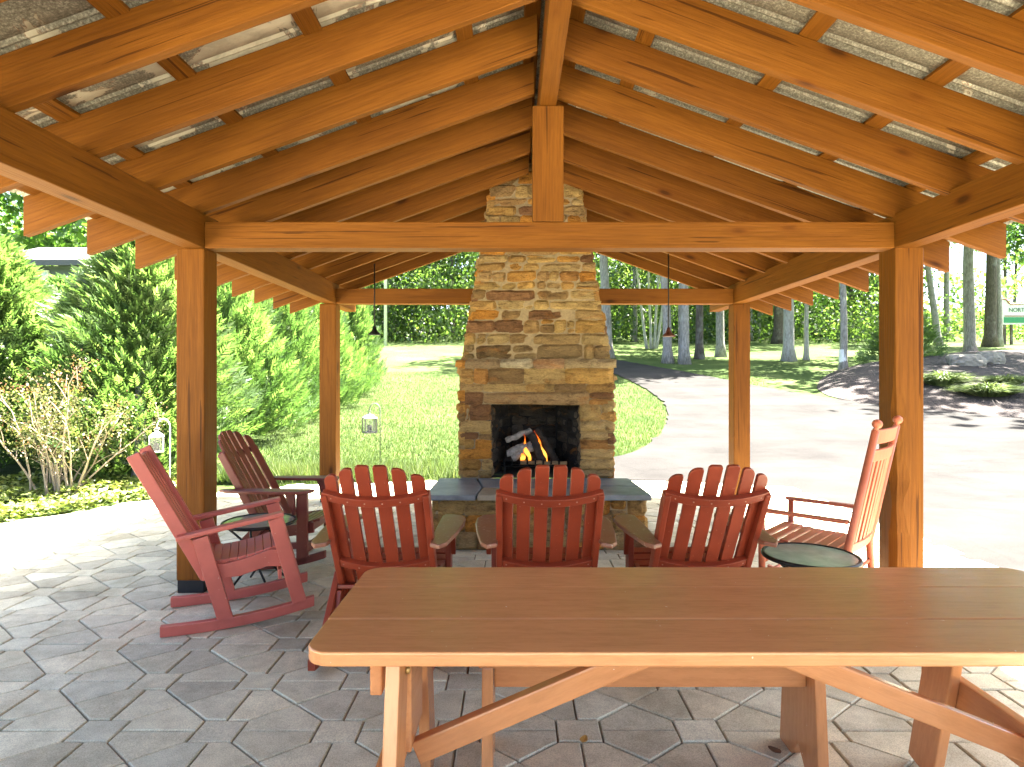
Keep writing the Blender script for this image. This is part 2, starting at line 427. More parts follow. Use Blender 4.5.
PATIO = [(-11, -5), (-11, 2.0), (-7.2, 4.9), (-5.3, 6.25), (-4.7, 7.0), (-3.9, 8.0), (-2.9, 8.65), (-1.2, 8.9), (1.0, 9.0), (2.5, 9.0), (3.7, 8.4), (3.8, -5)]
def inside(p, poly):
    c = False; n = len(poly); x, y = p
    for i in range(n):
        (x0, y0), (x1, y1) = poly[i], poly[i - 1]
        if (y0 > y) != (y1 > y) and x < (x1 - x0) * (y - y0) / (y1 - y0) + x0: c = not c
    return c
pv = MB()
SAND = plain('joint_sand', (.25, .22, .165), .95)
link(bpy.data.objects.new('patio_bed', MB().prism([(min(x, 3.5), y) for x, y in PATIO], -.045, -.012).mesh('patio_bed', SAND))); tag(bpy.data.objects['patio_bed'], kind='structure')
def tile(poly):
    cx = sum(p[0] for p in poly) / len(poly); cy_ = sum(p[1] for p in poly) / len(poly)
    if not inside((cx, cy_), PATIO): return
    t = random.random()
    if t < .16: c = (.63, .615, .46)
    elif t < .32: c = (.66, .61, .43)
    elif t < .62: c = (.555, .525, .385)
    else: c = (.635, .60, .43)
    k = random.uniform(.8, 1.12); c = tuple(q * k for q in c)
    dz = random.uniform(-.0022, .0022); tx, ty = random.gauss(0, .004), random.gauss(0, .004)
    def inset(d):
        out = []
        n = len(poly)
        for i in range(n):
            a, b_, e = Vector(poly[i - 1]), Vector(poly[i]), Vector(poly[(i + 1) % n])
            n1 = Vector((-(b_ - a).y, (b_ - a).x)).normalized(); n2 = Vector((-(e - b_).y, (e - b_).x)).normalized()
            bis = n1 + n2; bis = bis / max(.3, bis.length_squared) * 2
            out.append(b_ + bis * d)
        return out
    n = len(poly)
    if sum(poly[i][0] * poly[(i + 1) % n][1] - poly[(i + 1) % n][0] * poly[i][1] for i in range(n)) < 0: poly = poly[::-1]
    rings = [(.0042, -.03), (.0042, -.005), (.0085, 0)]
    vs = []
    for d, z in rings: vs += [(p.x, p.y, z + dz + tx * (p.x - cx) + ty * (p.y - cy_)) for p in inset(d)]
    fs = [tuple(range(2 * n, 3 * n))]
    for r_ in range(2): fs += [(r_ * n + i, r_ * n + (i + 1) % n, (r_ + 1) * n + (i + 1) % n, (r_ + 1) * n + i) for i in range(n)]
    pv.add(vs, fs, c)
A, B, H, HY = .50, .42, .092, .080
for j in range(-13, 23):
    for i in range(-25, 9):
        ox, oy = i * A + .267, j * B + .057
        q = lambda x, y: (x + ox, y + oy)
        tile([q(-H, -HY), q(H, -HY), q(H, HY), q(-H, HY)])
        tile([q(H, 0), q(A - H, 0), q(A - H, HY), q(A / 2, B / 2), q(H, HY)])            # the two halves of the hexagon to the right
        tile([q(H, 0), q(H, -HY), q(A / 2, -B / 2), q(A - H, -HY), q(A - H, 0)])
        tile([q(0, HY), q(H, HY), q(A / 2, B / 2), q(H, B - HY), q(0, B - HY)])          # and of the one above
        tile([q(0, HY), q(0, B - HY), q(-H, B - HY), q(-A / 2, B / 2), q(-H, HY)])
me = pv.mesh('paver_patio', PAVER); tag(link(bpy.data.objects.new('patio', me)), kind='structure')

def resample(pts, n):
    P = np.array(pts, float); d = np.r_[0, np.cumsum(np.hypot(*np.diff(P, axis=0).T))]
    # smooth by Catmull-like cubic through chord parameter
    t = np.linspace(0, d[-1], n)
    return np.c_[np.interp(t, d, P[:, 0]), np.interp(t, d, P[:, 1])]
def smooth(P, k=3):
    P = P.copy()
    for _ in range(k): P[1:-1] = (P[:-2] + 2 * P[1:-1] + P[2:]) / 4
    return P
Lb = [(3.45, -6), (3.45, 4), (3.4, 8.3), (3.0, 8.8), (1.9, 8.9), (.6, 9.02), (.9, 10.2), at(612, 459), at(640, 450), at(660, 435), at(669, 416), at(664, 401), at(646, 388), at(626, 378), at(612, 372.5), at(590, 368), at(560, 363)]
Rb = [(13, -6), (13.5, 4), (15, 10), (15.8, 13), at(1060, 421), at(1024, 418), at(950, 411), at(880, 405), at(820, 396), at(760, 386), at(700, 374), at(660, 367), at(617, 359.5), at(590, 356), at(560, 353)]
LP, RP = smooth(resample(Lb, 140), 5), smooth(resample(Rb, 140), 5)
for P_e, ph in ((LP, 0.), (RP, 50.)):
    for k in range(len(P_e)):
        if P_e[k][1] > 11.8: P_e[k] += np.array([noise.noise(Vector((k * .9 + ph, 0, 0))), noise.noise(Vector((0, k * .9 + ph, 0)))]) * .13
V = []; nk = 26
for a, b_ in zip(LP, RP):
    for k in range(nk):
        p = a + (b_ - a) * k / (nk - 1); V.append((p[0], p[1], th(p[0], p[1]) - .010))
Fs = np.array([(j * nk + i, j * nk + i + 1, (j + 1) * nk + i + 1, (j + 1) * nk + i) for j in range(139) for i in range(nk - 1)])
tag(link(bpy.data.objects.new('driveway', arr_mesh('driveway', np.array(V), Fs, asphalt_mat()))), kind='structure')
DRIVE = [tuple(p) for p in LP[::5]] + [tuple(p) for p in RP[::-5]]

ML = [at(*p) for p in ((832, 373), (850, 369), (870, 367), (905, 361), (940, 358), (980, 354), (1024, 351), (1110, 352))] + [at(1130, 415)] + \
     [at(*p) for p in ((1060, 419), (1024, 416), (980, 412), (930, 407), (880, 402.5), (850, 399), (826, 394), (818, 387), (820, 380))]
MULCH = [tuple(p) for p in smooth(np.array(ML + ML[:1]), 1)[:-1]]
mc = np.mean(np.array(MULCH), 0)
V, Fs = [], []
NR, NS = 26, 120
out = resample(MULCH + MULCH[:1], NS + 1)[:-1]
for k in range(NR + 1):
    t = k / NR
    for p in out:
        q = mc + (p - mc) * t * 1.03
        h = .60 * (1 - t ** 3) + .05 * noise.noise(Vector((q[0] * 1.3, q[1] * 1.3, 0))) * (1 - t) + .02 * noise.noise(Vector((q[0] * 6, q[1] * 6, 3))) * min(1, (1 - t) * 8)
        V.append((q[0], q[1], th(*q) - .03 + h))
for k in range(NR):
    for i in range(NS): Fs.append((k * NS + i, k * NS + (i + 1) % NS, (k + 1) * NS + (i + 1) % NS, (k + 1) * NS + i))
MULCHM = mulch_mat()
o = link(bpy.data.objects.new('mulch_bed', arr_mesh('mulch_bed', np.array(V), np.array(Fs), MULCHM))); tag(o, kind='structure')
def mulch_z(x, y):
    d = Vector((x - mc[0], y - mc[1])); L_ = d.length; b_ = .01
    if not inside((x, y), MULCH): return th(x, y)
    u = d.normalized() if L_ > 1e-4 else Vector((1, 0))
    while inside((mc[0] + u.x * b_, mc[1] + u.y * b_), MULCH): b_ += .03
    return th(x, y) - .03 + .60 * (1 - min(1, L_ / b_) ** 3)

apron = MB().prism([(-14, -30), (13, -30), (13, -4.9), (-14, -4.9)], -.04, -.006)  # unseen ground added behind the camera to bounce sun onto the table
tag(link(bpy.data.objects.new('pavement', apron.mesh('pavement', plain('pale_concrete', (.46, .43, .38), .9, 0, .3, 4)))), kind='structure')

# ------------------------------------------------------------------ pavilion
PC, SLOPE, ZC, EAVE, RH = .235, .36, 3.39, 3.12, .232
YR0, YR1, DY = -.78, 8.25, .545
pav = empty('timber_pavilion', (0, 0, 0), 0, 'open timber pavilion with orange brown stained posts, rafters and a grimy metal roof', 'pavilion')
def post(x0, x1, y0, y1):
    # base plate sits on the paving, the timber stands on it
    p = beam('post', ((x0 + x1) / 2, (y0 + y1) / 2, .085), ((x0 + x1) / 2, (y0 + y1) / 2, 2.352), y1 - y0, x1 - x0, TIMBER, pav, up=(1, 0, 0), bevel=.012)
    MB().box((0, 0, .045), (x1 - x0 - .012, y1 - y0 - .012, .088)).build('post_base', STEEL, p, p.matrix_basis.inverted() @ Matrix.Translation(((x0 + x1) / 2, (y0 + y1) / 2, 0)), .004)
    return p
post(-2.305, -2.114, 4.22, 4.41)
# right front post: one corner still shows the round of the log
x0, x1, y0, y1 = 2.592, 2.788, 4.22, 4.41
w = MB(); n = 60; vs = []; fs = []
for k in range(n + 1):
    z = .085 + (2.352 - .085) * k / n
    c = .012 + max(0, (1.78 - z)) * .075 * (1 + .9 * noise.noise(Vector((z * 2.6, 0, 0)))) + .035 * noise.noise(Vector((z * 6, 2, 0))) * min(1, max(0, 1.8 - z) * 4)
    c = max(.01, min(.105, c)); cc = c * .75
    ring = [(x0 + c, y0), (x1 - .008, y0), (x1, y0 + .008), (x1, y1), (x0, y1), (x0, y0 + cc), (x0 + c * .28, y0 + cc * .32)]
    vs += [((x + y * 0), y, z) for x, y in ring]
m_ = 7
for k in range(n):
    for i in range(m_): fs.append((k * m_ + i, k * m_ + (i + 1) % m_, (k + 1) * m_ + (i + 1) % m_, (k + 1) * m_ + i))
fs += [tuple(range(m_ - 1, -1, -1)), tuple(n * m_ + i for i in range(m_))]
Mz = Matrix.Translation((2.69, 4.315, 1.2)) @ Matrix.Rotation(R(-90), 4, 'Y')
w.add([Mz.inverted() @ Vector(p) for p in vs], fs)
pr = w.build('post', TIMBER, pav, Mz)
MB().box((2.69, 4.315, .045), (.184, .178, .088)).build('post_base', STEEL, pr, Mz.inverted(), .004)
post(-2.31, -2.114, 7.33, 7.52); post(2.592, 2.788, 7.33, 7.52)
for x in (-2.184, 2.662):
    beam('side_beam', (x, YR0, 2.469), (x, YR1, 2.469), .14, .234, TIMBER, pav, bevel=.007)
for y, z in ((4.22, 2.352), (7.33, 2.352)):
    beam('tie_beam', (-2.111, y + .07, z + .089), (2.589, y + .07, z + .089), .14, .178, TIMBER, pav, bevel=.006)
beam('king_post', (.229, 4.29, 2.533), (.229, 4.29, 3.322), .137, .212, TIMBER, pav, up=(1, 0, 0), bevel=.006)
beam('ridge_beam', (.229, YR0, 3.325 + .14), (.229, YR1, 3.325 + .14), .112, .28, TIMBER, pav, bevel=.005)
ang = math.atan(SLOPE)
def zl(dx): return ZC - SLOPE * dx
a0, a1 = .06, EAVE
prof = [(a0, zl(a0)), (a1, zl(a1)), (a1, zl(a1) + RH), (a0, zl(a0) + RH)]
midp = Vector(((a0 + a1) / 2, (zl(a0) + zl(a1)) / 2 + RH / 2))
loc = []
for x, z in prof:
    dx, dz = x - midp.x, z - midp.y
    loc.append((dx * math.cos(ang) - dz * math.sin(ang), dx * math.sin(ang) + dz * math.cos(ang)))
RT = .05
Mx = Matrix.Rotation(R(90), 4, 'X')           # profile (x,z) extruded along y
rme = MB().prism(loc, -RT / 2, RT / 2, Mx).mesh('rafter', TIMBER, .004)
k = 0
ry = [4.235 + DY * i for i in range(-9, 8)]
for y in ry:
    for s in (1, -1):
        jit = random.uniform(-.006, .006)
        M = Matrix.Translation((PC - (0 if s > 0 else .04), y + RT / 2 + jit, .02 if s > 0 else .045)) @ Matrix.Rotation(0 if s > 0 else math.pi, 4, 'Z') @ Matrix.Translation((midp.x, 0, midp.y)) @ Matrix.Rotation(ang, 4, 'Y')
        link(bpy.data.objects.new('rafter', rme), pav, M)
def ztop(dx): return zl(dx) + RH
for s in (1, -1):
    for dx in (.13, .53, 1.26, 1.90, 2.49, 3.06):
        M = Matrix.Translation((PC + s * dx, (YR0 + YR1) / 2, ztop(dx) + .014 + (.02 if s > 0 else .045))) @ Matrix.Rotation(s * ang, 4, 'Y') @ Matrix.Rotation(R(90), 4, 'Z')
        MB().box((0, 0, 0), (YR1 - YR0 + .1, .10, .024)).build('purlin', TIMBER, pav, M, .003)
    # ribbed metal sheet on the purlins
    V, Fs = [], []
    pitch = DY / 2; ys_ = []
    y = 4.235 - .235 - DY * 9
    while y < YR1 + .08:
        for dy, h in ((0, 0), (.06, 0), (.12, .0), (.186, 0), (.194, .016), (.206, .016), (.214, 0), (.226, 0), (.234, .012), (.246, .012), (.254, 0)): ys_.append((y + dy, h))
        y += pitch
    us = np.linspace(0, EAVE + .06, 24)
    for yy, h in ys_:
        for u in us: V.append((PC + s * u, yy, ztop(u) + .030 + h + (.02 if s > 0 else .045)))
    nu = len(us)
    for j in range(len(ys_) - 1):
        for i in range(nu - 1): Fs.append((j * nu + i, j * nu + i + 1, (j + 1) * nu + i + 1, (j + 1) * nu + i))
    o = link(bpy.data.objects.new('roof_sheet', arr_mesh('roof_sheet', np.array(V), np.array(Fs), SHEET)), pav)
    md = o.modifiers.new('thick', 'SOLIDIFY'); md.thickness = .002; md.offset = 1 if s > 0 else -1
MB().prism([(PC - .14, ztop(.14) + .105), (PC, ztop(0) + .12), (PC + .14, ztop(.14) + .105), (PC, ztop(0) + .125)], -(YR1 + .08), -(YR0 - .06), Mx).build('ridge_cap', SHEET, pav)

# ------------------------------------------------------------------ stone fireplace
fp = empty('stone_fireplace', (.22, 6.5, 0), 0, 'tapering fieldstone outdoor fireplace with a tall chimney, raised flagstone hearth and lit fire', 'fireplace')
FO = Matrix.Translation((-.22, -6.5, 0))       # world coordinates -> fireplace's own
PAL = [(.45, .26, .085), (.47, .245, .06), (.50, .22, .038), (.36, .22, .09), (.44, .30, .125), (.30, .185, .08), (.44, .31, .14), (.22, .11, .05), (.40, .20, .06), (.47, .28, .085), (.42, .28, .11), (.46, .30, .11), (.44, .26, .09), (.38, .25, .11)]
def stone(mb, P, u0, u1, v0, v1, col=None, w=None, edge=(False, False), depth=.05):
    """one rough stone on a face; P(u, v, w) maps to the world"""
    g = -.001
    u0 += g; u1 -= g; v0 += g; v1 -= g
    if u1 - u0 < .03 or v1 - v0 < .02: return
    nx = max(3, min(9, int((u1 - u0) / .035) + 2)); ny = max(3, min(6, int((v1 - v0) / .03) + 2))
    w = random.uniform(.004, .040) if w is None else w
    sd = random.uniform(0, 99)
    tilt = random.gauss(0, .02); tv = random.gauss(0, .03)
    ju = [random.uniform(-.010, .012) for _ in range(4)]; jv = [random.uniform(-.009, .010) for _ in range(4)]
    vs = []
    for j in range(ny):
        for i in range(nx):
            a, b_ = i / (nx - 1), j / (ny - 1)
            k4 = [(1 - a) * (1 - b_), a * (1 - b_), a * b_, (1 - a) * b_]
            u = u0 + (u1 - u0) * a + sum(k * q for k, q in zip(k4, ju)); v = v0 + (v1 - v0) * b_ + sum(k * q for k, q in zip(k4, jv))
            ea = min(a, 1 - a) * (u1 - u0); eb = min(b_, 1 - b_) * (v1 - v0)
            rim = min(1, min(ea, eb) / .014)
            n3 = noise.noise(Vector((u * 9 + sd, v * 14, sd))) * .018 + noise.noise(Vector((u * 28 + sd, v * 40, sd))) * .010
            uu = u + noise.noise(Vector((v * 16 + sd, a * 2, 1))) * .007; vv = v + noise.noise(Vector((u * 12 + sd, b_ * 2, 7))) * .007
            # round the corners in plan
            if min(a, 1 - a) == 0 and min(b_, 1 - b_) == 0:
                uu += .008 * (1 if a == 0 else -1); vv += .006 * (1 if b_ == 0 else -1)
            if edge[0] and a == 0: uu = u0 + n3
            if edge[1] and a == 1: uu = u1 + n3
            ww = (w + n3 + tilt * (a - .5) + tv * (b_ - .5) * (v1 - v0) * 2) if rim > 0 else -.004
            if rim == 0 and ((edge[0] and a == 0) or (edge[1] and a == 1)): ww = w * .3
            vs.append((uu, vv, ww))
    fs = [(j * nx + i, j * nx + i + 1, (j + 1) * nx + i + 1, (j + 1) * nx + i) for j in range(ny - 1) for i in range(nx - 1)]
    # skirt going back into the wall
    ring = [i for i in range(nx)] + [(j * nx + nx - 1) for j in range(1, ny)] + [((ny - 1) * nx + i) for i in range(nx - 2, -1, -1)] + [j * nx for j in range(ny - 2, 0, -1)]
    b0 = len(vs)
    for r_ in ring:
        u, v, ww = vs[r_]; vs.append((u, v, -depth))
    m = len(ring)
    fs += [(ring[i], b0 + i, b0 + (i + 1) % m, ring[(i + 1) % m]) for i in range(m)]
    c = col or random.choice(PAL)
    k = random.uniform(.8, 1.15)
    mb.add([P(*q) for q in vs], fs, tuple(q * k for q in c))

def course(mb, P, ranges, z0, z1, wmin=.1, wmax=.5, over=.012, cols=None, big=1.0):
    """fill the ranges of one course with stones"""
    for (ua, ub, ea, eb) in ranges:
        u = ua - (over * random.random() if ea else 0); end = ub + (over * random.random() if eb else 0)
        first = True
        while u < end - .02:
            w_ = random.uniform(wmin, wmax) * big
            if end - u - w_ < wmin * .8: w_ = end - u
            last = u + w_ >= end - .01
            e = (ea and first, eb and last)
            hgt = z1 - z0
            if hgt > .11 and random.random() < .3 and w_ < .34:
                zm = z0 + hgt * random.uniform(.35, .65)
                stone(mb, P, u, u + w_, z0, zm, edge=e); stone(mb, P, u, u + w_, zm, z1, edge=e)
            elif w_ > .2 and random.random() < .16:
                um = u + w_ * random.uniform(.35, .65); zm = z0 + hgt * random.uniform(.3, .7)
                stone(mb, P, u, um, z0, z1, edge=(e[0], False)); stone(mb, P, um, u + w_, z0, zm, edge=(False, e[1])); stone(mb, P, um, u + w_, zm, z1, edge=(False, e[1]))
            else: stone(mb, P, u, u + w_, z0, z1, edge=e)
            u += w_; first = False

def rows(z0, z1, lo=.07, hi=.15):
    out = [z0]
    while out[-1] < z1 - lo: out.append(out[-1] + random.uniform(lo, hi))
    out[-1] = z1
    return out
CXF = .215
def hw(z): return .757 if z < 1.60 else .742 - .168 * (z - 1.60)
def yf(z): return 6.14 if z < 1.60 else 6.16 + .05 * (z - 1.60)
YB = 7.24
rnd = random.Random(3)
st = MB(); random.seed(21)
Pf = lambda u, v, w_: FO @ Vector((CXF + u, yf(v) - w_, v))
Pl = lambda u, v, w_: FO @ Vector((CXF - hw(v) - w_, u, v))
Pr = lambda u, v, w_: FO @ Vector((CXF + hw(v) + w_, u, v))
OX0, OX1, OZ1 = -.235 - CXF, .655 - CXF, 1.207
def front_rows(zs):
    for a, b_ in zip(zs[:-1], zs[1:]):
        m_ = (a + b_) / 2; h_ = hw(m_)
        if b_ <= OZ1 + .001: rg = [(-h_, OX0, True, True), (OX1, h_, True, True)]
        elif b_ <= 1.335: rg = [(-h_, -.53, True, False), (.525, h_, False, True)]
        else: rg = [(-h_, h_, True, True)]
        course(st, Pf, rg, a, b_)
front_rows(rows(.482, OZ1, .06, .13)); front_rows([OZ1, 1.33]); front_rows(rows(1.33, 1.565, .08, .14))
PAL_, PAL = PAL, [(.24, .16, .075), (.20, .125, .055), (.29, .20, .095), (.34, .23, .10)]
front_rows([1.655, 1.80]); PAL = PAL_
front_rows(rows(1.80, 4.35, .06, .145))
for P in (Pl, Pr):
    for a, b_ in zip((zz := rows(.482, 4.35))[:-1], zz[1:]):
        y0_ = yf((a + b_) / 2)
        course(st, P, [(y0_, YB, True, True)], a, b_)
chimney = st.build('chimney', STONE, fp)
for p in chimney.data.polygons: p.use_smooth = False
# lintel and the two stones of the ledge course
lt = MB(); stone(lt, Pf, -.53, .525, OZ1, 1.33, (.42, .27, .13), .035)
lt.build('lintel', STONE, fp)
lg = MB()
Pg = lambda u, v, w_: FO @ Vector((CXF + u, yf(1.0) - .028 - w_, v))
u = -.80
for w_, c in ((.10, (.55, .25, .05)), (.34, (.36, .25, .14)), (.33, (.44, .37, .25)), (.30, (.40, .24, .13)), (.27, (.42, .31, .17)), (.25, (.40, .30, .17))):
    stone(lg, Pg, u, u + w_, 1.568, 1.652, c, .03, (u < -.7, u > .4), .12); u += w_
lg.build('ledge', STONE, fp)
# mortar core round the firebox
MORTAR = plain('mortar', (.30, .22, .12), .95, 0, .5, 22)
def loft(mb, z0, z1, x0f, x1f, y0f, y1f, n=8):
    vs, fs = [], []
    for k in range(n + 1):
        z = z0 + (z1 - z0) * k / n
        vs += [FO @ Vector(p) for p in ((x0f(z), y0f(z), z), (x1f(z), y0f(z), z), (x1f(z), y1f(z), z), (x0f(z), y1f(z), z))]
    for k in range(n):
        for i in range(4): fs.append((k * 4 + i, k * 4 + (i + 1) % 4, k * 4 + 4 + (i + 1) % 4, k * 4 + 4 + i))
    fs += [(3, 2, 1, 0), tuple(n * 4 + i for i in range(4))]
    mb.add(vs, fs)
core = MB(); k_ = lambda v: (lambda z: v)
loft(core, .0, OZ1, k_(CXF - .752), k_(CXF + OX0 - .004), k_(6.146), k_(YB), 1)
loft(core, .0, OZ1, k_(CXF + OX1 + .004), k_(CXF + .752), k_(6.146), k_(YB), 1)
loft(core, OZ1 + .002, 1.598, k_(CXF - .752), k_(CXF + .752), k_(6.146), k_(YB), 1)
loft(core, 1.6, 4.36, lambda z: CXF - hw(z), lambda z: CXF + hw(z), yf, k_(YB), 10)
core.build('mortar_core', MORTAR, fp)
fb = MB()
xa, xb = CXF + OX0, CXF + OX1
q = [FO @ Vector(p) for p in ((xa + .004, 6.335, .484), (xb - .004, 6.335, .484), (xb - .2, 6.80, .484), (xa + .2, 6.80, .484), (xa + .004, 6.335, OZ1 - .003), (xb - .004, 6.335, OZ1 - .003), (xb - .2, 6.80, OZ1 - .003), (xa + .2, 6.80, OZ1 - .003))]
fb.add([FO @ Vector(p) for p in ((xa - .003, 6.125, .4835), (xb + .003, 6.125, .4835), (xb + .003, 6.336, .4835), (xa - .003, 6.336, .4835))], [(0, 1, 2, 3)])
fb.add(q, [(0, 1, 2, 3), (0, 3, 7, 4), (1, 5, 6, 2), (3, 2, 6, 7), (4, 7, 6, 5)])
o = fb.build('firebox', SOOT, fp); 
random.seed(5)
for sgn, ux in ((-1, xa), (1, xb)):       # rough sooty jamb stones
    mjs = MB()
    Pj = (lambda u, v, w_, ux=ux, s=sgn: FO @ Vector((ux - s * w_, u, v)))
    for a, b_ in zip((zz := rows(.49, OZ1 - .01))[:-1], zz[1:]): stone(mjs, Pj, 6.15, 6.34, a, b_, random.choice([(.20, .15, .10), (.12, .095, .07), (.27, .20, .12)]), .012)
    mjs.build('jamb', STONE, fp)
fbk = MB(); PAL_, PAL = PAL, [(.085, .07, .055), (.05, .042, .035), (.12, .10, .08), (.035, .03, .027)]
Pk = lambda u, v, w_: FO @ Vector((u, 6.795 - w_ * .6, v))
for a, b_ in zip((zz := rows(.49, OZ1 - .01))[:-1], zz[1:]): course(fbk, Pk, [(xa + .2, xb - .2, False, False)], a, b_, .08, .26)
fbk.build('firebox_back', STONE, fp)
for sx_a, x_f, x_b in ((1, xa + .004, xa + .2), (-1, xb - .004, xb - .2)):
    fbs = MB(); Ps = (lambda u, v, w_, s=sx_a, f_=x_f, b2=x_b: FO @ Vector((f_ + (b2 - f_) * (u - 6.335) / .465 + s * w_ * .5, u, v)))
    for a, b_ in zip((zz := rows(.49, OZ1 - .01))[:-1], zz[1:]): course(fbs, Ps, [(6.345, 6.78, False, False)], a, b_, .08, .26)
    fbs.build('firebox_side', STONE, fp)
PAL = PAL_
# hearth
he = MB(); random.seed(9)
HX0, HX1, HY0 = -.70, 1.10, 5.285
Ph = lambda u, v, w_: FO @ Vector((u, HY0 - w_, v))
Phl = lambda u, v, w_: FO @ Vector((HX0 - w_, u, v)); Phr = lambda u, v, w_: FO @ Vector((HX1 + w_, u, v))
for a, b_ in zip((zz := [0, .15, .30, .432])[:-1], zz[1:]):
    course(he, Ph, [(HX0, HX1, True, True)], a, b_, .16, .42); course(he, Phl, [(HY0, 6.14, True, False)], a, b_, .16, .4); course(he, Phr, [(HY0, 6.14, True, False)], a, b_, .16, .4)
hearth = he.build('hearth', STONE, fp)
MB().box(FO @ Vector(((HX0 + HX1) / 2, (HY0 + 6.14) / 2 + .002, .217)), (HX1 - HX0 - .004, 6.14 - HY0 - .004, .43)).build('hearth_core', MORTAR, hearth)
for poly, m in (([(-.76, 5.23), (-.33, 5.225), (-.30, 5.62), (-.38, 6.13), (-.74, 6.13)], SLATE), ([(-.315, 5.225), (.22, 5.22), (.25, 5.55), (-.285, 5.61)], SLATETAN),
                ([(-.285, 5.63), (.25, 5.57), (.31, 6.13), (-.36, 6.13)], SLATE), ([(.24, 5.22), (.66, 5.225), (.70, 5.70), (.33, 6.13), (.27, 5.6)], SLATE),
                ([(.68, 5.225), (1.155, 5.23), (1.14, 5.66), (.72, 5.69)], SLATE), ([(.715, 5.71), (1.14, 5.68), (1.12, 6.13), (.35, 6.13)], SLATE)):
    MB().prism([(p[0] - .22, p[1] - 6.5) for p in poly], .434, .48).build('flagstone', m, fp, None, .006)

# fire: grate, logs, flames
WX, WY = .17, 6.42
g = empty('fire_grate', (WX, WY, .486), 0, 'black iron fire grate under the burning logs', 'grate')
gb = MB()
for k in range(8):
    x = -.28 + k * .08
    gb.tube([(x, .14, .10), (x, -.10, .10), (x, -.135, .115), (x, -.15, .165)], .009, 6)
gb.build('bars', BLACK, g)
gl = MB(); gl.tube([(-.31, -.08, .088), (.31, -.08, .088)], .010, 6); gl.tube([(-.31, .1, .088), (.31, .1, .088)], .01, 6); gl.build('rail', BLACK, g)
for sx in (-.27, .27):
    for sy in (-.08, .1): MB().tube([(sx, sy, 0), (sx, sy, .09)], .012, 6).build('leg', BLACK, g)
CHAR = plain('charred_log', (.03, .025, .022), .95, 0, .8, 20)
ASHW = plain('ashy_log', (.30, .28, .26), .95, 0, .8, 24)
SPLIT = plain('split_wood', (.30, .20, .10), .85, 0, .6, 18)
def log(p0, p1, r, m, label, seed):
    p0, p1 = Vector(p0), Vector(p1); L_ = (p1 - p0).length
    mb = MB(); n = 14; pts = []; rr = []
    for k in range(n + 1):
        t = k / n
        pts.append((L_ * (t - .5), .012 * noise.noise(Vector((t * 4, seed, 0))), .012 * noise.noise(Vector((t * 4, 0, seed))))); rr.append(r * (1 + .22 * noise.noise(Vector((t * 6, seed, 5)))))
    mb.tube(pts, rr, 9)
    mb.v = [(x, y + .006 * noise.noise(Vector((x * 30, y * 60, z * 60 + seed))), z + .006 * noise.noise(Vector((x * 30 + 9, y * 60, z * 60 + seed)))) for x, y, z in mb.v]
    return tag(mb.build('log', m, None, frame(p0, p1, (0, .3, 1))), label, 'log')
log((WX - .27, WY + .03, .66), (WX + .18, WY + .05, .64), .055, CHAR, 'charred log lying across the back of the fire grate', 1)
log((WX - .20, WY - .05, .655), (WX + .06, WY - .02, .80), .05, ASHW, 'ash grey half burnt log leaning at the left of the flames', 2)
log((WX + .0, WY - .04, .90), (WX + .12, WY - .07, .60), .042, CHAR, 'black charred log standing between the two flames', 3)
log((WX + .06, WY + .02, .94), (WX + .27, WY - .02, .60), .036, CHAR, 'black charred log leaning right of the flames', 4)
log((WX - .12, WY - .10, .608), (WX + .36, WY - .12, .608), .02, SPLIT, 'pale thin split stick lying along the front of the grate', 5)
log((WX - .26, WY - .07, .83), (WX + .0, WY + .01, .93), .03, ASHW, 'ash white burnt branch on top of the pile', 6)
log((WX - .25, WY - .08, .70), (WX - .05, WY - .06, .78), .038, ASHW, 'ash grey crumbling log at the left end of the pile', 7)
def flame_mat():
    m = bpy.data.materials.new('flame'); m.use_nodes = True; nt = m.node_tree
    for n in list(nt.nodes): nt.nodes.remove(n)
    tc = nt.nodes.new('ShaderNodeTexCoord'); sp = nt.nodes.new('ShaderNodeSeparateXYZ'); nt.links.new(tc.outputs['Generated'], sp.inputs[0])
    c = ramp(nt, sp.outputs['Z'], [(0, (1, .30, .03)), (.3, (1, .45, .07)), (.65, (1, .2, .015)), (1, (.6, .04, .004))])
    e = nt.nodes.new('ShaderNodeEmission'); e.inputs['Strength'].default_value = .16; nt.links.new(c, e.inputs['Color'])
    o = nt.nodes.new('ShaderNodeOutputMaterial'); nt.links.new(e.outputs[0], o.inputs['Surface']); return m
FLAME = flame_mat()
def flame(x, y, z, h, w_, lean, label, seed):
    mb = MB(); n = 16; pts = []; rr = []
    for k in range(n + 1):
        t = k / n
        pts.append((lean * t + .03 * noise.noise(Vector((t * 3, seed, 0))), .02 * noise.noise(Vector((seed, t * 3, 0))), h * t)); rr.append(max(.0015, w_ * (math.sin(math.pi * min(1, (t * .75 + .22)))) ** 1.5 * (1 - t) ** .5 * (1 + .3 * noise.noise(Vector((t * 7, seed, 2))))))
    mb.tube(pts, rr, 8)
    mb.v = [(a, b_ * .45, c) for a, b_, c in mb.v]
    return tag(mb.build('flame', FLAME, None, Matrix.Translation((x, y, z)), smooth=True), label, 'flame')
flame(WX - .03, WY - .085, .63, .27, .026, -.045, 'orange flame between the ashy log and the standing charred log', 1.3)
flame(WX + .17, WY - .05, .61, .32, .022, -.13, 'tall orange flame leaning left between the two charred logs', 4.2)
flame(WX - .10, WY - .085, .63, .10, .03, .02, 'low orange flame at the foot of the ash grey log', 7.7)

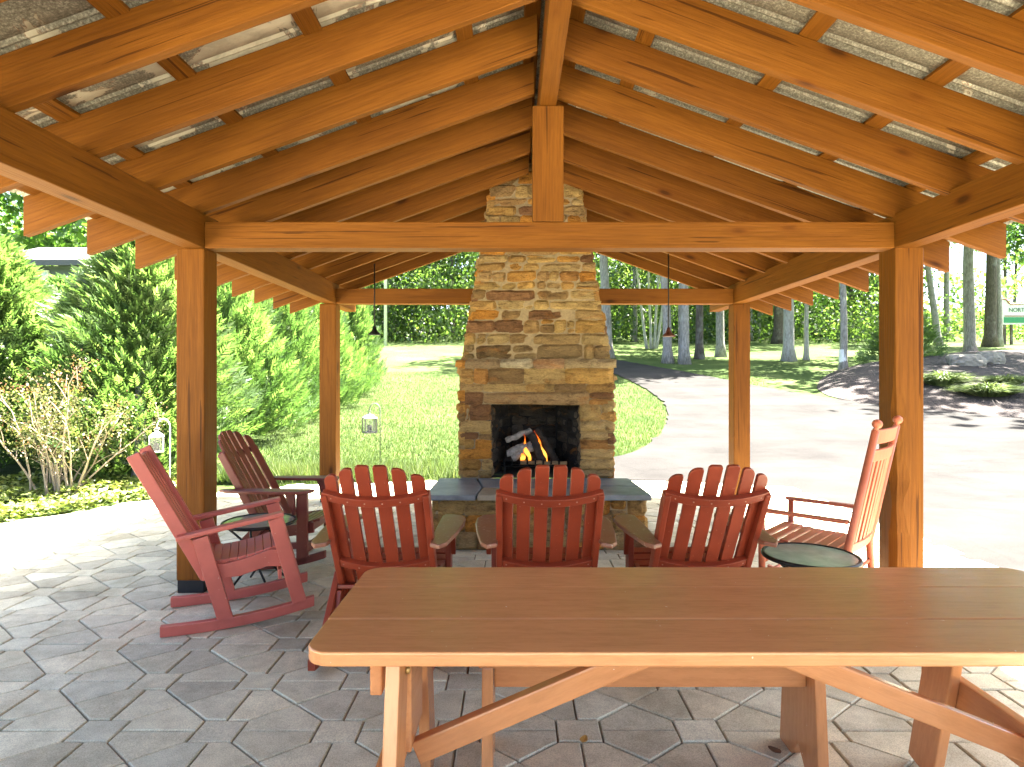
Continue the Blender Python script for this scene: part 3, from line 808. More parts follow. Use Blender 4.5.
# ------------------------------------------------------------------ picnic table and bench
TX0, TX1, TY0, TY1, TZ = -.548, 1.865, 1.592, 2.315, .758
tb = empty('picnic_table', ((TX0 + TX1) / 2, (TY0 + TY1) / 2, 0), 0, 'long brown stained plank picnic table with rounded corners', 'table')
TO = Matrix.Translation((-(TX0 + TX1) / 2, -(TY0 + TY1) / 2, 0))
def tbeam(name, p0, p1, w_, h_, parent=tb, up=(0, 0, 1), O=TO, bevel=.006, m=TABLE): return beam(name, O @ Vector(p0), O @ Vector(p1), w_, h_, m, parent, up, bevel)
ed = [TY0, 1.815, 2.092, TY1]
for i in range(3):
    y0, y1 = ed[i] + (.0015 if i else 0), ed[i + 1] - (.0015 if i < 2 else 0)
    L_, r_ = TX1 - TX0, .068
    pts = []
    cor = [(-L_ / 2, -(y1 - y0) / 2, i == 0, 180), (L_ / 2, -(y1 - y0) / 2, i == 0, 270), (L_ / 2, (y1 - y0) / 2, i == 2, 0), (-L_ / 2, (y1 - y0) / 2, i == 2, 90)]
    for cx, cy_, rd, a in cor:
        if rd:
            ox, oy = cx - math.copysign(r_, cx), cy_ - math.copysign(r_, cy_)
            pts += [(ox + r_ * math.cos(R(a + t * 9)), oy + r_ * math.sin(R(a + t * 9))) for t in range(11)]
        else: pts.append((cx, cy_))
    MB().prism(pts, -.019, .019).build('plank', TABLE, tb, TO @ Matrix.Translation(((TX0 + TX1) / 2, (y0 + y1) / 2, TZ - .019 + (0, .0012, 0)[i])), .006, 3)
for xa in (-.32, 1.526):
    s = -1 if xa < 0 else 1
    for yt, yb in ((1.70, 1.55), (2.15, 2.31)):
        tbeam('leg', (xa, yb, .012), (xa, yt, .716), .14, .038, up=(1, 0, 0))
    tbeam('stretcher', (xa + s * .0395, 1.50, .34), (xa + s * .0395, 2.36, .34), .038, .14)
    tbeam('cleat', (xa + s * .0605, 1.70, .655), (xa + s * .0605, 2.25, .655), .034, .128)
    if xa < 0: tbeam('end_panel', (xa, 1.815, .54), (xa, 2.035, .54), .036, .35)
    tbeam('brace', (xa + (.022 if xa < 0 else .10), 1.885, .33 if xa < 0 else .305), (.60 + (-.03 if xa < 0 else .03), 1.885, .70), .04, .07)
    MB().lathe([(.0, 0), (.012, 0), (.014, .004), (.012, .010), (0, .012)], n=10, M=Matrix.Rotation(R(90) * (1 if xa < 0 else -1), 4, 'Y')).build('bolt', plain('worn_brass', (.45, .3, .12), .4, .8), tb, TO @ Matrix.Translation((xa + (.019 if xa < 0 else -.019), 1.72, .655)), smooth=True)
tbeam('centre_cleat', (.605, 1.69, .70), (.605, 2.24, .70), .09, .04)

bn = empty('bench', (.49, 2.36, 0), 0, 'low brown plank bench pushed under the far side of the picnic table', 'bench')
BO = Matrix.Translation((-.49, -2.36, 0))
bb = lambda *a, **k: tbeam(*a, parent=bn, O=BO, **k)
bb('seat', (-.13, 2.36, .441), (1.13, 2.36, .441), .28, .038)
bb('apron', (-.075, 2.30, .378), (1.075, 2.30, .378), .03, .11)
for xa in (-.098, 1.098):
    # plank leg with a V cut in its foot
    pl = [(-.165, .0), (-.06, .0), (0, .075), (.06, .0), (.165, .0), (.13, .42), (-.13, .42)]
    M = BO @ Matrix.Translation((xa, 2.36, 0)) @ Matrix.Rotation(R(90), 4, 'Z') @ Matrix.Rotation(R(90), 4, 'X')
    pl2 = [(y - .2, -x) for x, y in pl]
    MB().prism(pl2, -.02, .02).build('leg', TABLE, bn, BO @ Matrix.Translation((xa, 2.36, .2)) @ Matrix(((0, 0, 1, 0), (0, -1, 0, 0), (1, 0, 0, 0), (0, 0, 0, 1))), .005)

# ------------------------------------------------------------------ chairs
def runner_poly(y0, y1, yc, rad, h, n=18):
    lo = [(y0 + (y1 - y0) * k / n) for k in range(n + 1)]
    f_ = lambda y: rad - math.sqrt(rad * rad - (y - yc) ** 2)
    return [(y, f_(y)) for y in lo] + [(y, f_(y) + h) for y in reversed(lo)]
MYZ = Matrix(((0, 0, 1, 0), (1, 0, 0, 0), (0, 1, 0, 0), (0, 0, 0, 1)))      # poly (y,z), extruded along x

def adirondack(m):
    t = empty('adirondack_rocking_chair')
    e = Vector((0, -.42, .75)).normalized(); nr = Vector((0, -.75, -.42)).normalized(); o0 = Vector((0, .42, .28))
    offc = lambda x: .05 * (1 - (x / .27) ** 2)
    for i, (xc, top, ro, ri) in enumerate(((-.2205, 0.818, .055, .012), (-.1325, 0.871, .05, .012), (-.0445, 0.894, .02, .012), (.0445, 0.894, .02, .012), (.1325, 0.871, .05, .012), (.2205, 0.818, .055, .012))):
        hw_ = .0345; pts = [(-hw_, -.10), (hw_, -.10)]
        rR, rL = (ro, ri) if xc > 0 else (ri, ro)
        pts += [(hw_ - rR + rR * math.cos(R(a)), top - rR + rR * math.sin(R(a))) for a in range(0, 91, 15)]
        pts += [(-hw_ + rL - rL * math.sin(R(a)), top - rL + rL * math.cos(R(a))) for a in range(0, 91, 15)]
        ex = Vector((1, 0, 0)) + nr * (-2 * .05 * xc / .285 ** 2); ex.normalize(); n2 = ex.cross(e).normalized()
        M = Matrix((ex, e, n2)).transposed().to_4x4(); M.translation = o0 + Vector((xc, 0, 0)) + nr * offc(xc)
        MB().prism(pts, -.009, .009).build('back_slat', m, t, M, .003)
    for s in (.70, .245):
        pts = [o0 + e * (s - .012 * (1 - (x / .28) ** 2)) + nr * (offc(x) + .026) + Vector((x, 0, 0)) for x in np.linspace(-.266, .266, 15)]
        bb_ = MB(); bb_.sweep(pts, .034, .046, e)
        bo = bb_.build('back_brace', m, t, None, .004)
        for xs_ in (-.2205, -.1325, -.0445, .0445, .1325, .2205):
            p_ = o0 + e * (s - .012 * (1 - (xs_ / .28) ** 2)) + nr * (offc(xs_) + .0425) + Vector((xs_, 0, 0))
            MB().lathe([(.0045, 0), (.0045, .0015), (.0025, .0025), (.0005, .003)], n=8, M=nr.to_track_quat('Z', 'Y').to_matrix(), col=(0, 0, 0)).build('screw', m, bo, Matrix.Translation(p_))
    for sx in (-1, 1):
        x = sx * .258
        pts = [o0 + e * s + nr * .030 + Vector((x, 0, 0)) for s in (-.06, .2, .5, .71)]
        MB().sweep(pts, .034, .06, nr).build('back_post', m, t, None, .008)
        MB().prism(runner_poly(-.06, .88, .27, 1.9, .058), sx * .29 - .019, sx * .29 + .019, MYZ).build('rocker', m, t, None, .006)
        MB().box((sx * .292, .70, .325), (.034, .085, .535)).build('leg', m, t, None, .005)
        MB().sweep([(sx * .292, .40, .36), (sx * .292, .12, .075)], .034, .075, (0, .5, .5)).build('leg', m, t, None, .005)
        MB().prism([(.26, .20), (.78, .285), (.78, .365), (.30, .30)], sx * .262 - .012, sx * .262 + .012, MYZ).build('side_rail', m, t, None, .004)
        inn, ow = .268, .40
        arm = [(inn, .10), (inn + .05, .06), (inn + .085, .12), (inn + .115, .34), (ow, .56), (ow - .004, .68), (ow - .035, .755), (ow - .08, .78), (inn - .005, .785), (inn - .02, .74), (inn - .015, .4)]
        arm = [(sx * a, b_) for a, b_ in arm]
        MB().prism(arm, .594, .618).build('armrest', ARMP if m == RED else m, t, None, .008)
        MB().prism([(.58, .59), (.655, .59), (.655, .40)], sx * .325 - .015, sx * .325 + .015, MYZ).build('arm_bracket', m, t, None, .004)
    st_ = MB()
    for k in range(8):
        u = k / 7; y = .33 + .47 * u
        z = .315 + .062 * u - .03 * math.sin(math.pi * u) + .004
        st_.box((0, y, z), (.54, .056, .02), Matrix.Rotation(math.atan2(.062 - .03 * math.pi * math.cos(math.pi * u), .47), 3, 'X'))
    st_.build('seat', m, t, None, .004)
    MB().box((0, .752, .33), (.52, .022, .075)).build('front_apron', m, t, None, .004)
    MB().sweep([(-.28, .70, .15), (.28, .70, .15)], .022, .07).build('stretcher', m, t, None, .004)
    return t
GRP = 'red adirondack rocking chairs round the fireplace'
ad = adirondack(RED)
def place(o, x, y, rz, label, group=GRP):
    o.location = (x, y, 0); o.rotation_euler = (0, 0, rz); tag(o, label, 'rocking chair', group); return o
a2 = copy_tree(ad); a3 = copy_tree(ad); a4 = copy_tree(ad)
place(ad, -.705, 3.09, R(-1), 'red slatted adirondack rocker with its back to the table, leftmost of three in that row')
place(a2, .18, 3.09, R(1), 'red slatted adirondack rocker straight before the fire, middle of three in that row')
place(a3, 1.03, 3.10, R(3), 'red slatted adirondack rocker with its back to the table, beside the right glass side table')
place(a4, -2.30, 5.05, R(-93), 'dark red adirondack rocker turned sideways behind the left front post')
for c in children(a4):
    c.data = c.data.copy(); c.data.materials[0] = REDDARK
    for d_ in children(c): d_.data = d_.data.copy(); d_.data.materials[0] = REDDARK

def mission(m):
    """slat rocker tipped back on its runners; u forward (+y), z up"""
    t = empty('slat_rocking_chair')
    Wd = .50
    for sx in (-1, 1):
        x = sx * (Wd / 2)
        lo = []
        n = 16
        for k in range(n + 1):
            u = -.01 + .83 * k / n
            lo.append((u, (max(0, u - .20) ** 2) * .17 + (max(0, .16 - u) ** 2) * .15 + .002))
        MB().prism(lo + [(u, z + .062) for u, z in reversed(lo)], x - .021, x + .021, MYZ).build('rocker', m, t, None, .006)
        MB().sweep([(x, .325, .055), (x, .192, .548)], .042, .082, (0, 1, 0)).build('leg', m, t, None, .006)
        MB().sweep([(x, .738, .09), (x, .595, .622)], .042, .082, (0, 1, 0)).build('leg', m, t, None, .006)
        MB().sweep([(x - sx * .0, .07, .552), (x, .645, .648)], .075, .026, (0, 0, 1)).build('armrest', m, t, None, .008)
        MB().sweep([(x - sx * .045, .225, .30), (x - sx * .045, -.15, 1.035)], .04, .068, (0, 1, 0)).build('back_post', m, t, None, .008)
        MB().prism([(.20, .285), (.40, .29), (.55, .33), (.655, .32), (.665, .425), (.56, .428), (.42, .388), (.32, .372), (.20, .378)], x - sx * .038 - .014, x - sx * .038 + .014, MYZ).build('side_rail', m, t, None, .004)
    st_ = MB()
    zz = lambda u: .375 + .06 * max(0, (u - .3)) / .35 - .02 * math.sin(math.pi * (u - .2) / .46)
    for k in range(10):
        u = .225 + k * .0475
        st_.box((0, u, zz(u) + .02), (Wd - .10, .0455, .018), Matrix.Rotation(math.atan2(zz(u + .02) - zz(u - .02), .04), 3, 'X'))
    st_.build('seat', m, t, None, .004)
    for k in range(5):
        x = -.152 + k * .076
        MB().sweep([(x, .215, .34), (x, -.135, 1.01)], .055, .016, (0, 1, 0)).build('back_slat', m, t, None, .003)
    for s in (.04, .93):
        c = Vector((0, .215 - .36 * s, .33 + .70 * s))
        MB().sweep([c + Vector((-.19, -.015, -.01)), c + Vector((.19, -.015, -.01))], .022, .08, Vector((0, -.375, .735)).normalized()).build('back_rail', m, t, None, .004)
    MB().sweep([(-.21, .625, .27), (.21, .625, .27)], .02, .06).build('stretcher', m, t, None, .004)
    return t
mr = mission(PINK)
fdir = Vector((.92, .39)); lat = Vector((-.39, .92))
c0 = Vector((-1.99, 3.5)) + lat * .25
mr.location = (c0.x, c0.y, 0); mr.rotation_euler = (0, 0, math.atan2(fdir.y, fdir.x) - R(90))
tag(mr, 'faded pinkish red slat rocking chair tipped back in front of the left post', 'rocking chair')

def porch(m):
    t = empty('porch_rocking_chair'); Wd = .52
    rec = Vector((0, -.155, .76))
    for sx in (-1, 1):
        x = sx * Wd / 2
        b0 = Vector((x, -.02, .07)); s0 = Vector((x, .0, .40)); tp = s0 + rec * 1.0
        p = MB(); p.tube([b0, s0, tp], [.019, .024, .021], 12)
        ax = (tp - s0).normalized(); Mq = ax.to_track_quat('Z', 'Y').to_matrix().to_4x4()
        pp = p.build('back_post', m, t, smooth=True)
        MB().lathe([(.012, 0), (.02, .006), (.012, .014), (.025, .026), (.029, .042), (.022, .058), (.008, .066), (.001, .068)], tp, 14, Mq).build('finial', m, pp, smooth=True)
        MB().tube([(x * 1.02, .50, .09), (x * 1.02, .50, .36), (x * 1.02, .50, .60)], [.018, .023, .018], 12).build('leg', m, t, smooth=True)
        MB().prism([(b_, a) for a, b_ in [(.02, -.026), (.3, -.022), (.50, -.034), (.56, -.022), (.575, .0), (.56, .022), (.50, .034), (.3, .022), (.02, .026)]], 0, .022, Matrix.Translation((x * 1.02, -.035, .597))).build('armrest', m, t, None, .008)
        MB().prism(runner_poly(-.32, .66, .22, 1.5, .042), x - .016, x + .016, MYZ).build('rocker', m, t, None, .006)
        MB().tube([(x, .0, .20), (x, .5, .20)], .011, 8).build('stretcher', m, t, smooth=True)
        MB().tube([(x, .0, .40), (x, .5, .41)], .016, 8).build('side_rail', m, t, smooth=True)
    for z, n_ in ((.18, 'stretcher'), (.27, 'stretcher')):
        for y in (0, .5): MB().tube([(-Wd / 2, y, z), (Wd / 2, y, z)], .011, 8).build(n_, m, t, smooth=True)
    st_ = MB()
    for k in range(8):
        y = .03 + k * .068
        st_.box((0, y, .425 + .012 * (k / 7) - .012 * math.sin(math.pi * k / 7)), (Wd - .03, .056, .017))
    st_.build('seat', m, t, None, .004)
    P_ = lambda s, x=0, off=0: Vector((x, 0, .40)) + rec * s + Vector((0, off, 0))
    for s, h_ in ((.95, .085), (.80, .07), (.06, .06)):
        pts = [P_(s, x, -.025 * (1 - (x / .26) ** 2)) for x in np.linspace(-.25, .25, 9)]
        MB().sweep(pts, .02, h_, rec.normalized()).build('back_rail', m, t, None, .005)
    for k in range(6):
        x = -.18 + k * .072
        off = -.02 * (1 - (x / .26) ** 2)
        MB().sweep([P_(.075, x, off), P_(.79, x, off)], .05, .013, (0, 1, 0)).build('back_slat', m, t, None, .003)
    return t
pr_ = porch(SALMON)
fd = Vector((-.73, .68)); base = Vector((1.98, 3.70)) + Vector((.68, .73)) * .26
pr_.location = (base.x, base.y, 0); pr_.rotation_euler = (0, 0, math.atan2(fd.y, fd.x) - R(90))
tag(pr_, 'salmon red spindle porch rocker with ball finials beside the right front post', 'rocking chair')

# small round glass tables
def glass_mat():
    m, nt, b, N, L = mat('frosted_glass')
    n = noise_node(nt, coords(nt), 9, 4, .6)
    L(ramp(nt, n, [(.3, (.30, .36, .30)), (.7, (.48, .54, .46))]), b.inputs['Base Color'])
    b.inputs['Roughness'].default_value = .14; b.inputs['Transmission Weight'].default_value = .35; b.inputs['IOR'].default_value = 1.45
    bump(nt, b, noise_node(nt, coords(nt), 40, 3), .1, .002); return m
GLASS = glass_mat()
def side_table(x, y, r_, z, rot, label):
    t = empty('side_table', (x, y, 0), rot, label, 'side table', 'round glass side tables')
    MB().lathe([(r_ - .012, z - .006), (r_ - .012, z), (.001, z)], n=40).build('glass_top', GLASS, t)
    MB().tube([(r_ * math.cos(a) * .985, r_ * math.sin(a) * .985, z - .006) for a in np.linspace(0, 2 * math.pi, 41)], .012, 8).build('rim', BLACK, t, smooth=True)
    for k in range(4):
        a = k * math.pi / 2 + .4
        MB().tube([(r_ * .9 * math.cos(a), r_ * .9 * math.sin(a), z - .012), (0.05 * math.cos(a + 1.2), 0.05 * math.sin(a + 1.2), z * .5), (-r_ * .8 * math.cos(a), -r_ * .8 * math.sin(a), .008)], .008, 8).build('leg', BLACK, t, smooth=True)
    return t
side_table(-1.81, 4.40, .245, .455, .3, 'round green glass side table between the two left rocking chairs')
side_table(1.615, 3.385, .245, .50, 0, 'round frosted glass side table in front of the salmon porch rocker')

# ------------------------------------------------------------------ hanging lamps and lanterns
def pendant(px, D, y_bot, r_, label, m):
    x = fx(px, D); zb = fz(y_bot, D); zt = zl(abs(x - PC)) + .02
    t = empty('pendant_lamp', (x, D, zb), 0, label, 'lamp')
    MB().tube([(0, 0, .07), (0, 0, zt - zb)], .007, 8).build('cord', BLACK, t, smooth=True)
    MB().lathe([(r_, 0), (r_ * .96, .012), (r_ * .45, .045), (.022, .075), (.016, .10), (.001, .102)], n=20).build('lamp_shade', m, t, smooth=True)
    return t
pendant(374.5, 6.98, 335, .07, 'black cone shaded pendant on a long cord left of the chimney', BLACK)
pendant(668.5, 6.98, 336.5, .075, 'rusty brown cone shaded pendant right of the chimney', plain('rusty_shade', (.10, .035, .02), .5, .3))

CLEAR = None
def clear_glass():
    m, nt, b, N, L = mat('lantern_glass')
    b.inputs['Base Color'].default_value = (.9, .92, .9, 1); b.inputs['Roughness'].default_value = .08
    b.inputs['Transmission Weight'].default_value = .85; b.inputs['IOR'].default_value = 1.1; return m
CLEAR = clear_glass()
LANTM = plain('lantern_grey', (.16, .16, .155), .5, .3)
def lantern(px, py_bot, py_top, D, side, label, hook_label, m):
    x = fx(px, D); z0, z1 = fz(py_bot, D), fz(py_top, D); h = z1 - z0; w_ = h * .62; g0 = th(x, D) - .05
    t = empty('hanging_lantern', (x, D, z0), .5, label, 'lantern', 'lanterns hung on garden hooks')
    MB().box((0, 0, .012), (w_, w_, .024)).build('base', m, t, None, .003)
    c = MB(); c.lathe([(w_ * .74, h * .74), (w_ * .70, h * .77), (w_ * .3, h * .93), (w_ * .16, h * .95), (w_ * .14, h), (.001, h * 1.01)], n=4, M=Matrix.Rotation(R(45), 3, 'Z')); c.build('cap', m, t)
    MB().box((0, 0, h * .38), (w_ * .86, w_ * .86, h * .70)).build('glass', CLEAR, t)
    for a in (-1, 1):
        for b_ in (-1, 1): MB().box((a * w_ * .46, b_ * w_ * .46, h * .38), (.016, .016, h * .72)).build('corner_bar', m, t)
    MB().lathe([(w_ * .2, .03), (w_ * .2, h * .4), (.001, h * .41)], n=14).build('candle', plain('wax', (.75, .7, .6), .6), t, smooth=True)
    MB().tube([(.022 * math.cos(a), 0, h + .02 + .022 * math.sin(a)) for a in np.linspace(0, 2 * math.pi, 13)], .004, 6).build('ring', m, t, smooth=True)
    hk = MB(); hx = side * .17
    zt = z1 + .045
    arc = [(hx, 0, g0 - z0), (hx, 0, zt - z0 + .0)] + [(hx / 2 + hx / 2 * math.cos(a), 0, zt - z0 + .11 * math.sin(a)) for a in np.linspace(.25, math.pi, 12)] + [(-.0, 0, zt - z0 - .02), (.012 * -side, 0, zt - z0 - .005)]
    hk.tube(arc, .008, 7)
    o = hk.build('shepherd_hook', WHITEMETAL if D < 9 else LANTM, None, Matrix.Translation((x, D + .004, z0)), smooth=True)
    tag(o, hook_label, 'garden hook', 'metal hooks holding lanterns')
lantern(156.5, 452, 431, 7.9, 1, 'pale lantern hanging in front of the big conifer at left', 'white curved garden hook holding the pale lantern at left', plain('lantern_white', (.62, .61, .58), .5))
lantern(369.5, 433, 413, 10.0, 1, 'dark framed lantern hanging over the lawn left of the chimney', 'thin grey garden hook standing in the lawn left of the chimney', LANTM)

# ------------------------------------------------------------------ foliage meshes
def quads(Cn, ax, sd, L_, W_):
    """rhombus leaves: centre, long axis, side axis"""
    n = len(Cn); a = ax * (L_ / 2)[:, None]; s = sd * (W_ / 2)[:, None]
    V = np.stack([Cn - a, Cn + s - a * .1, Cn + a, Cn - s - a * .1], 1).reshape(-1, 3)
    return V, np.arange(n * 4).reshape(n, 4)
def unit(v): return v / np.maximum(1e-6, np.linalg.norm(v, axis=1))[:, None]
def rdir(n): return unit(RNG.normal(size=(n, 3)))

def fronds(P, D, Lf, tint):
    """feathery sprays at P pointing along D"""
    n = len(P)
    side = unit(np.cross(D, rdir(n))); allV = []; T = []
    for t, sgn in [(t, s) for t in (.12, .3, .48, .64, .8) for s in (-1, 1)] + [(.78, 0)]:
        d = unit(D * (.80 if sgn else 1) + side * sgn * .62 + rdir(n) * .13)
        ln = Lf * (.46 * (1 - .55 * t) if sgn else .46)
        c = P + D * (Lf * t)[:, None] + d * (ln / 2)[:, None]
        s2 = unit(np.cross(d, np.cross(side, D) + rdir(n) * .25))
        V, _ = quads(c, d, s2, ln, ln * .23)
        allV.append(V.reshape(n, 4, 3)); T.append(np.repeat(tint[:, None] + RNG.normal(0, .07, (n, 1)), 4, 1))
    V = np.concatenate(allV, 1).reshape(-1, 3); T = np.concatenate(T, 1).ravel()
    return V, np.clip(T, 0, 1)

def conifer_mesh(name, h, r, n, m, up=.75, Lm=.42, base=.02, shape=.8):
    u = RNG.random(n) ** .8
    z = base * h + u * h * (1 - base)
    rad = r * np.clip((1 - u), 0, 1) ** shape * np.clip(.72 + u * 2.2, 0, 1)
    ph = RNG.random(n) * 2 * np.pi
    lob = 1 + .17 * np.sin(ph * 3 + z * 1.7) + .13 * np.sin(ph * 7 - z * 3.1)
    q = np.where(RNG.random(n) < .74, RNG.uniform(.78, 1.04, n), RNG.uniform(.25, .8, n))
    P = np.c_[np.cos(ph) * rad * lob * q, np.sin(ph) * rad * lob * q, z]
    out = np.c_[np.cos(ph), np.sin(ph), np.zeros(n)]
    D = unit(out * (1 - up * .45) + np.array([0, 0, up]) + rdir(n) * .28)
    L_ = Lm * RNG.uniform(.6, 1.25, n)
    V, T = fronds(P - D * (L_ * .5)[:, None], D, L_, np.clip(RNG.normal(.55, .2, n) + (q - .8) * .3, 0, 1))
    return arr_mesh(name, V, np.arange(len(V)).reshape(-1, 4), m, T)

def crown_mesh(name, rx, rz, ncl, per, size, m, hollow=.45, spread=.9):
    c = rdir(ncl) * (RNG.uniform(hollow, 1, ncl) ** .7)[:, None] * np.array([rx, rx, rz])
    c += RNG.normal(0, .25, c.shape)
    C = np.repeat(c, per, 0) + RNG.normal(0, 1, (ncl * per, 3)) * spread * np.array([.5, .5, .32])
    n = len(C); ax = unit(rdir(n) + np.array([0, 0, -.35])); sd = unit(np.cross(ax, rdir(n)))
    L_ = size * RNG.uniform(.6, 1.3, n)
    V, Fq = quads(C, ax, sd, L_, L_ * .62)
    tint = np.clip(np.repeat(RNG.normal(.5, .2, ncl), per) + RNG.normal(0, .13, n), 0, 1)
    return arr_mesh(name, V, Fq, m, np.repeat(tint, 4))

CYP = leaf('cypress_leaf', (.045, .10, .03), (.14, .235, .08), (.23, .29, .115), .5)
DARKCON = leaf('conifer_leaf', (.045, .095, .032), (.14, .225, .072), (.22, .28, .11), .55)
BROAD = leaf('broad_leaf', (.04, .10, .018), (.12, .23, .04), (.23, .31, .07), .58, .3)
BROADD = leaf('woodland_leaf', (.042, .088, .026), (.15, .23, .065), (.29, .33, .11), .66, .12)
IVYL = leaf('ivy_leaf', (.09, .14, .03), (.24, .28, .07), (.38, .36, .13), .3, 2)
GRASSL = leaf('grass_blade', (.05, .082, .022), (.092, .133, .042), (.165, .18, .075), .4, .6)
SHRUBL = leaf('shrub_leaf', (.09, .11, .035), (.18, .18, .065), (.30, .13, .08), .4, 2)
PALEL = leaf('pale_grass_leaf', (.10, .15, .06), (.22, .27, .12), (.34, .36, .2), .35, 2)

def trunk(mb, h, r, lean=(0, 0), flare=1.5, n=14, limbs=0, limb_z=.6, seed=0, wob=.06):
    pts, rr = [], []
    for k in range(n + 1):
        t = k / n
        pts.append((lean[0] * t * h + wob * noise.noise(Vector((t * 3, seed, 0))) * h * .1, lean[1] * t * h + wob * noise.noise(Vector((seed, t * 3, 4))) * h * .1, h * t - .1))
        rr.append(r * (1 - .55 * t) * (1 + (flare - 1) * max(0, 1 - t * h / .7) ** 2))
    mb.tube(pts, rr, 12)
    rs = random.Random(seed)
    for k in range(limbs):
        t = limb_z + (1 - limb_z) * rs.random() * .9; i = int(t * n); p = Vector(pts[i]); a = rs.random() * 6.28
        L_ = h * .22 * rs.uniform(.6, 1.2); d = Vector((math.cos(a), math.sin(a), .55))
        mb.tube([p, p + d * L_ * .5 + Vector((0, 0, .1)), p + d * L_], [rr[i] * .5, rr[i] * .33, rr[i] * .1], 7)

# conifers on the left
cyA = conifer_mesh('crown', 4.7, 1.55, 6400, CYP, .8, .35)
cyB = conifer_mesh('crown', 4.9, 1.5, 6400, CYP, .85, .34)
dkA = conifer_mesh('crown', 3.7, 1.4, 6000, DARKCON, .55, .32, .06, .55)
def conifer(me, x, y, sc, rz, label, bm=BARKDARK, tr=.10, h=4, group=None, name='cypress_tree', cat='tree'):
    t = empty(name, (x, y, th(x, y) - .06), rz, label, cat, group); t.scale = (sc[0], sc[0], sc[1])
    link(bpy.data.objects.new('crown', me), t)
    mb = MB(); trunk(mb, h, tr, seed=x); mb.build('trunk', bm, t)
    return t
G1 = 'feathery cypresses along the left of the lawn'
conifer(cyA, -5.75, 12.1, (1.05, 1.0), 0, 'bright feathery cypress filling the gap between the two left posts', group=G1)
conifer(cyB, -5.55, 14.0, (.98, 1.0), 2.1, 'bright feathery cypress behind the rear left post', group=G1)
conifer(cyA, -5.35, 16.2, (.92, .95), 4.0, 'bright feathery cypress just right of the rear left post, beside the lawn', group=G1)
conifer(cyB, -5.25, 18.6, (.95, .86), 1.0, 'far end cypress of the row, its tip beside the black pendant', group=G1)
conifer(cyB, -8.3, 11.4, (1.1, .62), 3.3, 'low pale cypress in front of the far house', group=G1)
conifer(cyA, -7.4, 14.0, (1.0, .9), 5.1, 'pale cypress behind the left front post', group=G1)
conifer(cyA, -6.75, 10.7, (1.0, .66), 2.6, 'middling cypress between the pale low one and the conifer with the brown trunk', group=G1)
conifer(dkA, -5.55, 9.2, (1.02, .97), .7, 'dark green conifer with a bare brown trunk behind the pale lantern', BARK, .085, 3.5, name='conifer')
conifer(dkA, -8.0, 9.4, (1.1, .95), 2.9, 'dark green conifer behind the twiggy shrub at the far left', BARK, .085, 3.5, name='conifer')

# twiggy shrub
sx_, sy_ = fx(60, 7.75), 7.75
sh = empty('twiggy_shrub', (sx_, sy_, th(sx_, sy_) - .05), 0, 'straggly bare stemmed shrub with yellow and pinkish leaves at the left', 'shrub')
mb = MB(); rs = random.Random(4); tips = []
for k in range(26):
    a = rs.random() * 6.28; tilt = rs.uniform(.1, .55); p = Vector((rs.uniform(-.28, .28), rs.uniform(-.2, .2), 0)); pts = [p]; d = Vector((math.cos(a) * tilt, math.sin(a) * tilt * .6, 1)).normalized()
    Ls = rs.uniform(.7, 1.5)
    for s in range(7):
        d = (d + Vector((rs.gauss(0, .12), rs.gauss(0, .12), rs.gauss(0, .05)))).normalized(); p = p + d * Ls / 7; pts.append(p)
        if s > 1:
            e = (d + Vector((rs.gauss(0, .6), rs.gauss(0, .6), .2))).normalized(); q = p + e * rs.uniform(.1, .35)
            mb.tube([p, (p + q) / 2 + Vector((0, 0, .02)), q], [.006, .005, .003], 5); tips.append(q)
    mb.tube(pts, list(np.linspace(.014, .004, 8)), 6); tips.append(p)
mb.build('stems', plain('pale_twig', (.38, .30, .22), .9), sh)
tp = np.array([t for t in tips if t.z > .55]); C = np.repeat(tp, 48, 0) + RNG.normal(0, .085, (len(tp) * 48, 3))
ax = rdir(len(C)); sd = unit(np.cross(ax, rdir(len(C)))); Ls = RNG.uniform(.022, .048, len(C))
V, Fq = quads(C, ax, sd, Ls, Ls * .55); tt = np.clip(RNG.normal(.5, .25, len(C)) + (C[:, 2] > 1.35) * .3, 0, 1)
link(bpy.data.objects.new('foliage', arr_mesh('foliage', V, Fq, SHRUBL, np.repeat(tt, 4))), sh)

# ivy ground cover (uncountable)
IVY = [(-14, 3.6), (-11.1, 2.1), (-7.25, 4.95), (-5.35, 6.3), (-4.75, 7.05), (-3.95, 8.1), (-4.6, 8.7), (-6, 8.6), (-9, 8.3), (-14, 8)]
pts = []
while len(pts) < 30000:
    x, y = random.uniform(-12, -3.9), random.uniform(3.5, 8.8)
    if inside((x, y), IVY) and random.random() < .35 + .9 * noise.noise(Vector((x * 1.2, y * 1.2, 0))) + .3: pts.append((x, y))
C = np.array([(x, y, th(x, y) - .04 + random.random() ** .7 * (.17 + .12 * noise.noise(Vector((x * 1.5, y * 1.5, 5))))) for x, y in pts])
n = len(C); ax = unit(RNG.normal(size=(n, 3)) * np.array([1, 1, .5])); sd = unit(np.cross(ax, unit(np.array([0, 0, 1.]) + RNG.normal(0, .45, (n, 3)))))
Ls = RNG.uniform(.04, .085, n); V, Fq = quads(C, ax, sd, Ls, Ls * .8)
tag(link(bpy.data.objects.new('ivy_ground_cover', arr_mesh('ivy', V, Fq, IVYL, np.repeat(np.clip(RNG.normal(.55, .22, n), 0, 1), 4)))), 'yellow green ivy ground cover along the patio edge', 'ground cover', kind='stuff')

